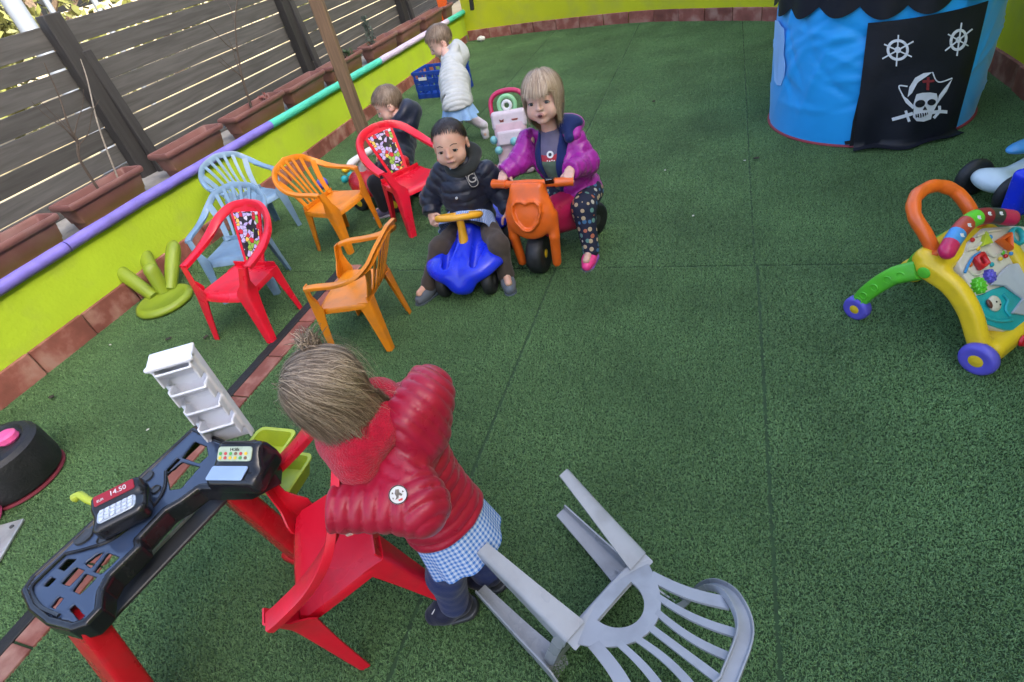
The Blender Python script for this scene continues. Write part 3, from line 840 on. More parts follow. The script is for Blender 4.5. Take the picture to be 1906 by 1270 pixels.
def make_chair_a(m, moon=True):
    t = link("child_chair", None); hs = .263
    chair_seat(hs, .160, .135, .125, -.112, m, t)
    chair_rim([(.183, .108, .396), (.190, .06, .404), (.193, -.04, .408), (.186, -.125, .424), (.163, -.192, .460), (.108, -.230, .508), (0, -.243, .533)], .036, .008, .9, t, m)
    yb = lambda x, z: -.112 - .131 * (z - hs) / .27 + .85 * x * x
    # lower back with a half-moon opening
    nU = 40; G = np.zeros((nU, 4, 3))
    for i in range(nU):
        a = 2 * math.pi * i / nU; ca, sa = math.cos(a), math.sin(a)
        ix, iz = .058 * ca, .287 + (.062 * sa if sa > 0 else 0)
        if sa > 0: ox, oz = .098 * ca * (1 + .25 * (1 - sa) ** 2), .287 + .092 * sa
        else: ox, oz = .1225 * ca, .287 + .030 * sa
        if sa <= 0: ix = .058 * ca; ox = (.1225 + .008 * (-sa)) * np.clip(ca * 1.6, -1, 1); oz = .287 + .03 * max(-1, sa * 2.0)
        for j in range(4):
            f = j / 3; x, z = ix * (1 - f) + ox * f, iz * (1 - f) + oz * f
            G[i, j] = (x, yb(x, z), z)
    if moon: mb = MB(); mb.slab(G, .006, closed_u=True); bp = mb.build("back_panel", m, t, sharp=60)
    sl = [((0, .268), (0, .528), .012, .020), ((.032, .268), (.052, .524), .012, .020), ((.064, .268), (.102, .505), .013, .021), ((.104, .270), (.156, .462), .030, .034)] if not moon else [((0, .372), (0, .528), .017, .021), ((.036, .365), (.052, .524), .016, .021), ((.066, .347), (.102, .505), .016, .022), ((.100, .312), (.152, .462), .030, .034)]
    for k, (b, e, w0, w1) in enumerate(sl):
        for s in ((1,) if k == 0 else (1, -1)):
            G = np.zeros((12, 4, 3)); d = nrm(A(e[0] - b[0], e[1] - b[1])); q = A(d[1], -d[0])
            for i in range(12):
                f = i / 11; bow = .010 * math.sin(math.pi * f) * (k > 0)
                c = A(*b) * (1 - f) + A(*e) * f - q * bow; w = (w0 + (w1 - w0) * f) * (.88 if moon else 1)
                for j in range(4):
                    x, z = c + q * w * (j / 3 - .5); G[i, j] = (s * x, yb(x, z), z)
            if s < 0: G = G[:, ::-1]
            mb = MB(); mb.slab(G, .006); mb.build("slat", m, t, sharp=60)
    for s in (1, -1):
        mb = MB(); p = catmull([(s * .186, .118, .398), (s * .178, .130, .34), (s * .170, .140, .27), (s * .171, .146, .16), (s * .173, .150, 0)], 4)
        if s > 0: lleg(mb, p, np.interp(np.linspace(0, 1, 17), [0, .3, .5, 1], [.034, .036, .062, .032]), np.interp(np.linspace(0, 1, 17), [0, .25, .5, 1], [.016, .02, .055, .026]), 1, 1)
        else: lleg(mb, p, np.interp(np.linspace(0, 1, 17), [0, .3, .5, 1], [.034, .036, .062, .032]), np.interp(np.linspace(0, 1, 17), [0, .25, .5, 1], [.016, .02, .055, .026]), -1, 1)
        mb.build("front_leg", m, t, sharp=60)
        mb = MB(); p = catmull([(s * .137, -.118, .268), (s * .143, -.126, .15), (s * .153, -.138, 0)], 6)
        lleg(mb, p, np.interp(np.linspace(0, 1, 13), [0, 1], [.058, .030]), np.interp(np.linspace(0, 1, 13), [0, 1], [.055, .026]), s, -1)
        mb.build("rear_leg", m, t, sharp=60)
    return t
def make_chair_b(m):
    t = link("child_chair", None); hs = .265
    chair_seat(hs, .158, .138, .14, -.118, m, t)
    chair_rim([(.207, .10, .402), (.207, .06, .408), (.203, -.03, .428), (.187, -.125, .466), (.148, -.197, .515), (.085, -.238, .544), (0, -.251, .553)], .047, .010, .9, t, m)
    yb = lambda x, z: -.118 - .131 * (z - hs) / .285 + .8 * x * x
    G = np.zeros((14, 9, 3))
    for i in range(14):
        f = i / 13; z = .262 + f * .285; w = .060 + .042 * f ** .9 + .05 * max(0, .12 - f)
        for j in range(9):
            x = (j / 4 - 1) * w; z2 = z - .12 * x * x * f * 6
            G[i, j] = (x, yb(x, z2), z2)
    mb = MB(); mb.slab(G, .007); bp = mb.build("back_panel", m, t, sharp=60)
    G = np.zeros((10, 7, 3))
    for i in range(10):
        f = i / 9; z = .298 + f * .222; w = .048 + .034 * f
        for j in range(7):
            x = (j / 3 - 1) * w; G[i, j] = (x, yb(x, z) + .0055, z)
    mb = MB(); mb.slab(G, .0015); mb.build("printed_panel", M_print, bp, sharp=60, label="colourful printed picture on the chair back")
    for s in (1, -1):
        mb = MB(); p = catmull([(s * .209, .112, .402), (s * .190, .130, .33), (s * .176, .146, .27), (s * .184, .162, .16), (s * .200, .183, 0)], 4)
        lleg(mb, p, np.interp(np.linspace(0, 1, 17), [0, .3, .5, 1], [.040, .044, .072, .036]), np.interp(np.linspace(0, 1, 17), [0, .25, .5, 1], [.018, .024, .065, .03]), s, 1)
        mb.build("front_leg", m, t, sharp=60)
        mb = MB(); p = catmull([(s * .142, -.122, .27), (s * .150, -.122, .15), (s * .163, -.124, 0)], 6)
        lleg(mb, p, np.interp(np.linspace(0, 1, 13), [0, 1], [.064, .032]), np.interp(np.linspace(0, 1, 13), [0, 1], [.062, .028]), s, -1)
        mb.build("rear_leg", m, t, sharp=60)
    return t
def setup_chair(o, label, loc, yaw=None, rotvec=None):
    o["label"] = label; o["category"] = "chair"; o["group"] = "children's plastic armchairs"
    o.location = loc
    if rotvec is not None:
        w = Vector(rotvec); o.rotation_mode = 'QUATERNION'
        from mathutils import Quaternion
        o.rotation_quaternion = Quaternion(w.normalized(), w.length)
    else: o.rotation_euler = (0, 0, yaw)
    return o
_o = make_chair_a(M_orange, False)
setup_chair(_o, "orange plastic chair with slatted back behind the red one, facing the riders", (-2.22, 2.679, 0), -1.699)
setup_chair(copy_tree(_o), "orange plastic chair seen side on, standing over the brick drain", (-1.541, 1.773, 0), 1.706)
M_sky = mat("sky_blue_plastic", (.165, .275, .40), .32, .06, 6, spec=.5, dirt=(.13, .17, .22), dscale=14, damt=.45)
_g = make_chair_a(M_sky, False)
setup_chair(_g, "grey blue plastic chair standing against the lime planter wall", (-2.95, 2.81, 0), -1.969)
setup_chair(copy_tree(_g), "grey blue plastic chair half hidden behind the red printed chair", (-2.55, 2.17, 0), 3.43)
setup_chair(make_chair_a(M_grey), "silver grey plastic chair tipped over face down in the foreground", (-.46, .741, .212), rotvec=(-1.062, 1.859, -1.387))
_rd = make_chair_b(M_red)
setup_chair(_rd, "red plastic chair with printed back standing beside the upturned green stool", (-2.271, 1.846, 0), 3.108)
setup_chair(copy_tree(_rd), "red plastic chair with printed back just left of the boy on the blue car", (-1.80, 2.93, 0), -2.15)
setup_chair(copy_tree(_rd), "red plastic chair tilted forward in front of the girl in the red jacket", (-.83, .645, .072), rotvec=(-.132, -.419, 2.152))
# ================================================================== TOYS AND OTHER THINGS
def plastic(name, col, rough=.33, **k):
    k.setdefault('dirt', tuple(c * .55 + .035 for c in col)); k.setdefault('dscale', 16); k.setdefault('damt', .38)
    return mat(name, col, rough, .07, 9, spec=.5, bump=.03, bscale=140, **k)
P_blue = plastic("royal_blue_plastic", (.010, .030, .62), .22)
P_yel = plastic("yellow_plastic", (.72, .50, .02), .32)
P_amb = plastic("amber_plastic", (.72, .36, .02), .35)
P_orng = plastic("deep_orange_plastic", (.72, .125, .012), .35)
P_lime = plastic("lime_plastic", (.42, .52, .035), .38)
P_stool = plastic("olive_lime_plastic", (.20, .275, .018), .42, dirt=(.14, .18, .03), dscale=6, damt=.3)
P_grn = plastic("green_plastic", (.10, .50, .03), .35)
P_teal = plastic("teal_plastic", (.01, .34, .36), .35)
P_pur = plastic("violet_plastic", (.10, .085, .50), .4)
P_blk = plastic("black_plastic", (.010, .011, .014), .16)
P_rub = mat("black_rubber", (.012, .013, .015), .55, .2, 20, bump=.2, bscale=80)
P_dgry = plastic("dark_grey_plastic", (.035, .038, .042), .4)
P_wht = plastic("white_plastic", (.66, .67, .68), .32)
P_pnk = plastic("pink_plastic", (.72, .10, .30), .35)
P_ppk = plastic("pale_pink_plastic", (.60, .42, .47), .4)
P_red = plastic("toy_red_plastic", (.52, .008, .018), .28)
P_crm = plastic("cream_plastic", (.58, .55, .45), .4)
P_mag = plastic("raspberry_plastic", (.48, .015, .09), .3)
P_lblu = plastic("light_blue_plastic", (.05, .25, .55), .35)
P_sil = mat("silver_film", (.45, .50, .56), .25, .1, 10, metal=.3)
P_dark = mat("gap_shade_and_strap", (.01, .01, .01), .8, .1, 10)

def text_mesh(name, body, size, m, parent, M, ext=.0008, **kw):
    cu = bpy.data.curves.new(name, 'FONT'); cu.body = body; cu.size = size; cu.extrude = ext; cu.align_x = 'CENTER'; cu.align_y = 'CENTER'
    o = bpy.data.objects.new(name, cu); COL.objects.link(o)
    me = bpy.data.meshes.new_from_object(o.evaluated_get(bpy.context.evaluated_depsgraph_get()))
    bpy.data.objects.remove(o); me.name = name
    me.transform(Matrix(np.asarray(M).tolist())); me.materials.clear(); me.materials.append(m)
    return link(name, me, parent, **kw)
def s_poly(Q, V):
    V = np.asarray(V, float); n = len(V); d = np.full(len(Q), 1e9); ins = np.zeros(len(Q), bool)
    for i in range(n):
        a, b = V[i], V[(i + 1) % n]; e = b - a; w = Q - a
        t = np.clip((w @ e) / (e @ e + 1e-12), 0, 1)
        d = np.minimum(d, np.linalg.norm(w - t[:, None] * e, axis=1))
        c = ((a[1] > Q[:, 1]) != (b[1] > Q[:, 1])) & (Q[:, 0] < (b[0] - a[0]) * (Q[:, 1] - a[1]) / (b[1] - a[1] + 1e-12) + a[0])
        ins ^= c
    return np.where(ins, -d, d)
def wheel(parent, c, axis, r, w, m_t, m_h, hub=.55, bulge=.25, name="wheel", seg=28, knob=True, tread=0):
    """tyre with rounded shoulders as a part, hub as its child; axis = unit vector"""
    ax = nrm(axis); Rm = frame(np.cross(ax, A(.13, .2, .97)), ax)      # local z = axis
    M = TR(c, np.stack([Rm[:, 0], Rm[:, 1], ax], 1))
    h = w / 2; b = min(h, r * .3) * .8
    prof = [(r * hub, -h * .9), (r - b, -h), (r - b * .3, -h + b * .3), (r, -h + b), (r * 1.005, 0), (r, h - b), (r - b * .3, h - b * .3), (r - b, h), (r * hub, h * .9)]
    mb = MB(); mb.lathe(prof, seg, M=M)
    o = mb.build(name, m_t, parent, sharp=50)
    mb = MB(); mb.lathe([(0, -h * .98), (r * hub * .5, -h * .95), (r * hub, -h * .8), (r * hub * 1.02, 0), (r * hub, h * .8), (r * hub * .5, h * .95), (r * hub * .25, h * 1.1), (0, h * 1.12)], seg, M=M)
    mb.build("hub", m_h, o, sharp=50)
    return o

# ---- upturned green stool
sc_ = az(308, 562, .02); st = thing("upturned_stool", "lime green round stool lying upside down with its four legs up", "stool", (sc_[0], sc_[1], 0))
mb = MB(); mb.lathe([(0, .004), (.145, .004), (.162, .012), (.168, .026), (.160, .042), (.145, .050), (.13, .052), (.125, .046), (0, .046)], 40); mb.build("seat", P_stool, st, sharp=60)
for (px, py) in ((209, 496), (261, 457), (274, 491), (324, 449)):
    tip = az(px, py, .225) - A(sc_[0], sc_[1], 0); rad = nrm(A(tip[0], tip[1], 0)); base = rad * .095 + A(0, 0, .04)
    mb = MB(); P = np.linspace(base, tip, 14); L = np.linspace(0, 1, 14)
    rr = np.interp(L, [0, .3, .8, .95, 1], [.036, .040, .044, .034, .013]); mb.tube(P, rr, 16); mb.build("leg", P_stool, st, sharp=70)

# ---- purple ball
bc = az(600, 341, .045); bl = thing("ball", "small purple ball on the turf between the chairs and the post", "ball", (bc[0], bc[1], .045))
V, F = surfnet(lambda P: np.linalg.norm(P, axis=1) - .044, (-.06,) * 3, (.06,) * 3, .008); mb = MB(); mb.add(V, F); mb.build("shell", P_pur, bl, sharp=180)
mb = MB(); a_ = np.arange(40) * 2 * np.pi / 40; mb.tube(np.stack([.0435 * np.cos(a_), 0 * a_, .0435 * np.sin(a_)], 1), .0016, 6, closed=True, up=(0, 1, 0)); mb.build("seam", P_pur, bl)

# ---- blue folding crate by the wall
p1, p2 = az(772, 186, 0), az(868, 178, 0); d = nrm(p2 - p1); cr_ = thing("plastic_crate", "blue open plastic crate on the turf behind the child in pale jacket", "crate", tuple((p1 + p2) / 2 + np.cross(A(0, 0, 1), d) * .14), math.atan2(d[1], d[0]))
P_cr = plastic("crate_blue", (.006, .045, .30), .4)
L, W, Hh = .52, .30, .27
mb = MB(); mb.box((0, 0, .012), (L - .04, W - .03, .02)); mb.build("base", P_cr, cr_)
for s in (-1, 1):
    mb = MB()
    for z, h in ((.03, .05), (.105, .05), (.175, .05), (.25, .03)): mb.box((0, s * (W / 2 - .006), z), (L - .005 + .02 * (z > .2), .012, h), bev=.002)
    for x in np.linspace(-L / 2 + .02, L / 2 - .02, 7): mb.box((x, s * (W / 2 - .008), .13), (.022, .016, .25), bev=.002)
    mb.build("long_side", P_cr, cr_)
    mb = MB()
    for z, h in ((.03, .05), (.105, .05), (.255, .03)): mb.box((s * (L / 2 - .006), 0, z), (.012, W - .03, h), bev=.002)
    for y in np.linspace(-W / 2 + .02, W / 2 - .02, 4): mb.box((s * (L / 2 - .008), y, .13), (.016, .022, .25), bev=.002)
    mb.build("short_side", P_cr, cr_)
for x, z, w, h in ((-.14, .20, .10, .03), (.13, .20, .08, .022), (.15, .10, .10, .018)):
    mb = MB(); mb.box((x, -W / 2 - .0035, z), (w, .003, h), bev=.001); mb.build("white_print", P_wht, cr_)

# ---- pirate tent
TC, TRr = A(.83, 4.05), .546
def oncyl(px, py, R=TRr):
    d = ray(px, py); a = d[0] ** 2 + d[1] ** 2; b = -2 * (d[0] * TC[0] + d[1] * TC[1]); c = TC @ TC - R * R; D = b * b - 4 * a * c
    t = (-b - math.sqrt(max(0, D))) / 2 / a; X = A(0, 0, CAM_H) + t * d
    return math.degrees(math.atan2(X[1] - TC[1], X[0] - TC[0])), X[2]
M_tent = mat("blue_tent_nylon", (.012, .33, .80), .42, .06, 5, spec=.35, sheen=.2)
M_tentd = mat("black_tent_nylon", (.008, .010, .018), .5, .2, 6, bump=.1, spec=.3)
M_flag = mat("white_print", (.62, .66, .74), .6, .05, 10)
M_redp = mat("red_print", (.22, .02, .03), .6, .05, 10)
M_rim = mat("red_piping", (.25, .03, .045), .6, .1, 10)
tent = thing("play_tent", "round blue pop-up play tent with black door flap showing a pirate skull", "tent", (TC[0], TC[1], 0))
nA = 240; zs = np.linspace(.008, .98, 60); G = np.zeros((nA, 60, 3))
rngt = np.random.RandomState(5); fold = [(rngt.uniform(0, 360), rngt.uniform(.1, .7), rngt.uniform(-.9, .9), rngt.uniform(.2, .5)) for _ in range(110)]
for i in range(nA):
    th = 360 * i / nA - 180
    for j, z in enumerate(zs):
        r = TRr + .006 * math.sin(z * 6)
        for (t0, z0, sl, ln) in fold:                         # soft creases in the cloth
            dd = ((th - t0 + 180) % 360 - 180) * .0095; cs, sn = math.cos(sl * 2.2), math.sin(sl * 2.2); al = dd * sn + (z - z0) * cs; ac = dd * cs - (z - z0) * sn
            r += .0105 * math.exp(-abs(ac) / .012 - (al / (ln * .45)) ** 2) * (1 if sl > 0 else -1)
        a = R_(th); G[i, j] = (r * math.cos(a), r * math.sin(a), z)
mb = MB(); mb.slab(G, .003, closed_u=True); body = mb.build("tent_wall", M_tent, tent, sharp=70)
mb = MB(); mb.lathe([(TRr + .03, .97), (TRr * .6, 1.22), (.02, 1.52), (0, 1.53)], 48); mb.build("roof", M_tentd, tent)
ang = np.arange(240) * 2 * np.pi / 240; G = np.zeros((240, 4, 3))
for i, a in enumerate(ang):
    lo = .715 - .055 * abs(math.sin(a * 8.5 + 1.0)) ** .8 + .012 * math.sin(a * 5)
    for j in range(4):
        z = lo + (.985 - lo) * j / 3; r = TRr + .016 + .010 * math.sin(a * 17) * (1 - j / 3); G[i, j] = (r * math.cos(a), r * math.sin(a), z)
mb = MB(); mb.slab(G, .003, closed_u=True); mb.build("scalloped_valance", M_tentd, tent, sharp=70)
mb = MB(); mb.tube(np.stack([(TRr + .004) * np.cos(ang[::3]), (TRr + .004) * np.sin(ang[::3]), 0 * ang[::3] + .008], 1), .009, 8, closed=True); mb.build("hem_piping", M_rim, tent)
def tent_patch(pxs, r_off, n, m, parent, name, t=.002, **kw):
    """closed outline given as photo points on the tent surface -> slightly proud cloth shape"""
    q = np.array([oncyl(*p) for p in pxs]); c = q.mean(0); mb = MB(); V = []; N = len(q)
    rings = [(1, r_off), (1, r_off + t), (.0, r_off + t)]
    for f, ro in rings[:2]:
        for th, z in q: V.append(((TRr + ro) * math.cos(R_(th)), (TRr + ro) * math.sin(R_(th)), z))
    F = [(i, (i + 1) % N, N + (i + 1) % N, N + i) for i in range(N)] + [tuple(range(N, 2 * N))]
    mb.add(V, F); o = mb.build(name, m, parent, smooth=False, **kw); return o
# door opening (inner shade as a dark patch) and the flap itself
tent_patch([(1618, 130), (1600, 175), (1588, 225), (1581, 274), (1612, 276), (1626, 130)], .009, 0, P_dark, tent, "door_gap_shade")
top = [oncyl(1617, 41), oncyl(1832, 1)]
NF, MF = 30, 26; G = np.zeros((NF, MF, 3)); hF = []
for i in range(NF):
    f = i / (NF - 1)
    for j in range(MF):
        g = j / (MF - 1)                                       # 0 top .. 1 bottom
        tha = top[0][0] * (1 - f) + top[1][0] * f; thb = -103.5 * (1 - f) + -50.0 * f
        zz0 = top[0][1] * (1 - f) + top[1][1] * f
        th = tha * (1 - g) + thb * g
        ln = (zz0 + .055) * g; z = zz0 - ln; out = .020 + .010 * math.sin(f * 9 + g * 3) * g + .012 * math.sin(f * 15 + 2 * g) * g * g + .02 * g
        if z < .014: out += (.014 - z) * .6 + .008 * math.sin(f * 7); z = .014 + .006 * (1 + math.sin(f * 11))
        a = R_(th); G[i, j] = ((TRr + out) * math.cos(a), (TRr + out) * math.sin(a), z)
mb = MB(); mb.slab(G, .003); flap = mb.build("door_flap", M_tentd, tent, sharp=70)
FG = G.copy()
def onflap(px, py):
    """nearest point of the flap cloth under a photo point"""
    d = ray(px, py); o = A(-TC[0], -TC[1], CAM_H); w = FG.reshape(-1, 3) - o; t = (w @ d) / (d @ d)
    e = np.linalg.norm(w - t[:, None] * d, axis=1); k = np.argsort(e)[:6]; ww = 1 / (e[k] + 1e-4); tt = (t[k] * ww).sum() / ww.sum()
    p = o + d * tt
    return p + nrm(p * A(1, 1, 0)) * .0035
def flap_strip(path, w, m, name, closed=False):
    """a printed band of width w (photo pixels) following photo points"""
    P = catmull([A(*p, 0) for p in path], 6, closed)[:, :2]; T = np.gradient(P, axis=0) if not closed else np.roll(P, -1, 0) - np.roll(P, 1, 0)
    nn = np.stack([-T[:, 1], T[:, 0]], 1); nn /= np.linalg.norm(nn, axis=1, keepdims=True) + 1e-9
    G = np.zeros((len(P), 2, 3))
    for i in range(len(P)):
        G[i, 0] = onflap(*(P[i] - nn[i] * w / 2)); G[i, 1] = onflap(*(P[i] + nn[i] * w / 2))
    mb = MB(); mb.slab(G, .0012, closed_u=closed); return mb.build(name, m, flap, smooth=False)
def flap_fill(pts, m, name, off=0, dense=4):
    P = np.array(pts, float); c = P.mean(0); n = len(P); mb = MB(); V = [onflap(*c)] + [onflap(*(c + (p - c) * .5)) for p in P] + [onflap(*p) for p in P]
    V = [v + nrm(v * A(1, 1, 0)) * (.001 + off) for v in V]
    F = [(0, 1 + i, 1 + (i + 1) % n) for i in range(n)] + [(1 + i, 1 + n + i, 1 + n + (i + 1) % n, 1 + (i + 1) % n) for i in range(n)]
    mb.add(V, F); return mb.build(name, m, flap, smooth=False)
def ell(cx, cy, a, b, rot=0, n=20):
    t = np.arange(n) * 2 * np.pi / n; x, y = a * np.cos(t), b * np.sin(t); c, s = math.cos(rot), math.sin(rot)
    return [(cx + c * xx - s * yy, cy + s * xx + c * yy) for xx, yy in zip(x, y)]
Z5 = lambda x, y: (1400 + x / 3.767, y / 3.767)               # detail-view pixels -> photo pixels
for (cx, cy, a, b, ro, sp) in ((1020, 350, 68, 66, 0, [(1025, 245, 1010, 465), (912, 412, 1130, 290), (925, 310, 1118, 398)]), (1443, 280, 50, 70, .35, [(1465, 160, 1432, 392), (1350, 356, 1540, 204), (1370, 240, 1512, 322)])):
    flap_strip([Z5(*p) for p in ell(cx, cy, a, b, ro, 12)], 5.0, M_flag, "wheel_print_ring", True)
    flap_strip([Z5(*p) for p in ell(cx, cy, a * .25, b * .25, ro, 10)], 3.0, M_flag, "wheel_print_hub", True)
    for (x0, y0, x1, y1) in sp: flap_strip([Z5(x0, y0), Z5((x0 + x1) / 2, (y0 + y1) / 2), Z5(x1, y1)], 2.6, M_flag, "wheel_print_spoke")
flap_fill([Z5(*p) for p in [(1140, 690), (1150, 660), (1190, 650), (1245, 648), (1290, 655), (1298, 690), (1292, 735), (1262, 790), (1250, 835), (1200, 852), (1150, 848), (1125, 820), (1130, 770), (1128, 730)]], M_flag, "skull_print")
for e in (ell(1173, 725, 36, 26, -.3), ell(1252, 715, 30, 22, -.2), [(1205, 740), (1222, 768), (1190, 770)], [(1140, 800), (1175, 792), (1225, 786), (1228, 800), (1180, 822), (1142, 822)]):
    flap_fill([Z5(*p) for p in e], M_tentd, "skull_hollow", .0035)
for k in range(5): flap_strip([Z5(1150 + k * 17, 792 - k), Z5(1153 + k * 17, 808), Z5(1155 + k * 16, 824 - k * 2)], 1.4, M_flag, "tooth_print").location = (0, -.005, .001)
flap_fill([Z5(*p) for p in [(1088, 680), (1100, 610), (1140, 545), (1200, 512), (1262, 505), (1195, 540), (1150, 590), (1120, 650)]], M_flag, "hat_print")
flap_strip([Z5(*p) for p in [(1262, 505), (1285, 560), (1320, 575), (1400, 548)]], 2.2, M_flag, "hat_print_line")
flap_strip([Z5(*p) for p in [(1088, 605), (1030, 602), (1045, 650), (1090, 715), (1135, 745)]], 2.4, M_flag, "hat_print_line")
flap_fill([Z5(*p) for p in [(1045, 665), (1085, 690), (1135, 745), (1125, 765), (1075, 720)]], M_flag, "hat_brim_print")
flap_fill([Z5(*p) for p in [(1400, 552), (1360, 640), (1300, 720), (1290, 735), (1305, 670), (1340, 620)]], M_flag, "hat_brim_print")
flap_strip([Z5(*p) for p in [(1232, 540), (1230, 590), (1228, 632)]], 5, M_redp, "cross_print"); flap_strip([Z5(*p) for p in [(1192, 572), (1232, 570), (1275, 566)]], 4.5, M_redp, "cross_print")
flap_strip([Z5(*p) for p in [(980, 838), (1050, 818), (1125, 795)]], 6, M_flag, "dagger_print"); flap_strip([Z5(*p) for p in [(1075, 775), (1085, 810), (1100, 852)]], 5, M_flag, "dagger_print")
flap_strip([Z5(*p) for p in [(1250, 790), (1310, 782), (1364, 785)]], 6, M_flag, "dagger_print"); flap_strip([Z5(*p) for p in [(1310, 742), (1308, 780), (1270, 828)]], 5, M_flag, "dagger_print")
# pale cloud window on the left of the tent
M_cl = mat("pale_blue_print", (.28, .50, .85), .5, .05, 6)
cl = [(1448, 37), (1453, 38), (1459, 48), (1464, 52), (1465, 75), (1463, 100), (1466, 120), (1464, 142), (1458, 158), (1451, 158), (1446, 149), (1445, 90)]
tent_patch(cl, .014, 0, M_cl, tent, "window_print")
tent_patch([(1729, 8), (1739, 6), (1746, 14), (1735, 16)], .012, 0, P_dark, tent, "strap")
tent_patch([(1573, 262), (1584, 260), (1584, 267), (1574, 268)], .010, 0, P_dark, tent, "strap")

# ---- blue ride-on car (under the boy)
def local_frame(o, fwd):                                      # x right, y forward, z up
    return TR(o, frame(fwd, A(0, 0, 1)))
CAR_O = A(-1.185, 2.315, 0); CAR_F = nrm(A(.10, -1, 0))
car = thing("ride_on_car", "glossy blue ride-on toy car with yellow steering wheel under the boy", "ride-on toy", tuple(CAR_O), math.atan2(-CAR_F[0], CAR_F[1]))
def f_car(P):
    Q = P.copy(); Q[:, 0] = np.abs(Q[:, 0])
    d = s_cap(Q, (0, .03, .220), (0, .235, .11), .062, .060)
    d = smin(d, s_ell(Q, (.095, .115, .150), (.112, .135, .052)), .05)
    d = smin(d, s_ell(Q, (.0, .25, .085), (.080, .070, .05)), .05)
    d = smin(d, s_ell(Q, (.07, .18, .140), (.115, .115, .060)), .05)
    d = smin(d, s_box(Q, (0, -.17, .185), (.085, .17, .045), .035), .05)
    d = smin(d, s_ell(Q, (.10, -.26, .15), (.075, .11, .06)), .04)
    d = smax(d, -s_cap(Q, (.075, .06, .25), (.070, .24, .165), .026), .02)
    d = smax(d, -s_cap(Q, (.085, .215, .06), (.25, .215, .06), .080), .012)
    d = smax(d, -s_cap(Q, (.10, -.22, .08), (.25, -.22, .08), .085), .012)
    return smax(d, -(P[:, 2] - .035), .01)
sdf_obj("body", f_car, (-.22, -.40, .01), (.22, .34, .32), .0075, P_blue, car)
for s in (-1, 1):
    wheel(car, (s * .118, .215, .070), (s, 0, 0), .072, .055, P_rub, P_dgry, .5)
    wheel(car, (s * .130, -.22, .075), (s, 0, 0), .075, .055, P_rub, P_dgry, .5)
mb = MB(); mb.tube([(0, .115, .215), (0, .09, .30), (0, .085, .350)], [.026, .019, .017], 14); mb.build("steering_column", P_amb, car)
ax = nrm(A(0, -.42, 1)); a_ = np.arange(36) * 2 * np.pi / 36; e1 = A(1, 0, 0); e2 = np.cross(ax, e1); cc = A(0, .085, .355)
mb = MB(); mb.tube([cc + .102 * (e1 * math.cos(q) + e2 * math.sin(q)) for q in a_], .0155, 12, closed=True, up=ax); sw = mb.build("steering_wheel", P_amb, car)
mb = MB(); mb.tube([cc - e1 * .10, cc - ax * .004, cc + e1 * .10], .013, 8, flat=.7); mb.tube([cc, cc + e2 * -.085], .013, 8, flat=.7); mb.build("spoke", P_amb, sw)

# ---- orange motorbike ride-on
MO_F = nrm(A(-.50, -.866, 0)); MO_O = A(-.838, 2.300, 0) - MO_F * .215
MT = TR((0, .215, 0)) @ TR((0, 0, 0), rz(R_(26))) @ TR((0, -.215, 0)); MTr = MT[:3, :3]
MOW = TR(MO_O, rz(math.atan2(-MO_F[0], MO_F[1]))) @ MT
moto = thing("toy_motorbike", "orange toddler motorbike with thick black tyres under the girl in purple jacket", "ride-on toy", tuple(MO_O), math.atan2(-MO_F[0], MO_F[1]))
wheel(moto, (0, .215, .098), MTr @ A(1, 0, 0), .098, .085, P_rub, P_yel, .35, seg=32)
wheel(moto, (0, -.185, .092), (1, 0, 0), .092, .085, P_rub, P_dgry, .45, seg=32)
def f_shield(P):
    Q = P.copy(); Q[:, 0] = np.abs(Q[:, 0])
    T = rx(R_(14))
    c = A(0, .235, .325)
    d = s_ell(Q, c + A(0, -.005, .0), (.122, .044, .125), T)
    d = smin(d, s_box(Q, (0, .205, .415), (.085, .036, .050), .026, T), .03)
    d = smin(d, s_cap(Q, (.104, .215, .31), (.104, .235, .205), .026, .025), .02)
    d = smin(d, s_cap(Q, (.104, .235, .205), (.092, .230, .060), .025, .022), .008)
    # heart-shaped raised ridge
    q = (P - c) @ T; x, z = q[:, 0], q[:, 2]
    heart = np.abs(s_poly(np.stack([x, z], 1), [(-.022, -.066), (-.054, -.030), (-.070, .015), (-.066, .048), (-.045, .066), (-.02, .066), (0, .055), (.02, .066), (.045, .066), (.066, .048), (.070, .015), (.054, -.030), (.022, -.066), (0, -.072)])) - .006
    ridge = np.maximum(heart, np.abs(q[:, 1] - .036) - .013)
    d = smin(d, ridge, .010)
    d = smax(d, -np.maximum(np.hypot(P[:, 1] - .215, P[:, 2] - .098) - .114, Q[:, 0] - .062), .010)
    return d
sdf_obj("front_fairing", f_shield, (-.16, .08, .03), (.16, .35, .52), .0065, P_orng, moto, M=MT)
def f_mbody(P):
    d = s_cap(P, (0, .13, .27), (0, -.12, .235), .068, .075)
    d = smin(d, s_ell(P, (0, -.17, .255), (.075, .10, .045)), .05)
    d = smin(d, s_cap(P, (0, .12, .20), (0, -.08, .15), .05, .055), .05)
    return smax(d, -s_cap(P, (-.2, -.185, .092), (.2, -.185, .092), .106), .012)
sdf_obj("body", f_mbody, (-.12, -.38, .06), (.12, .24, .37), .0085, P_mag, moto)
mb = MB(); mb.tube(catmull([(-.20, .135, .435), (-.10, .165, .442), (0, .185, .455), (.10, .165, .442), (.20, .135, .435)], 6), .0165, 12, M=MT); hb = mb.build("handlebar", P_orng, moto)
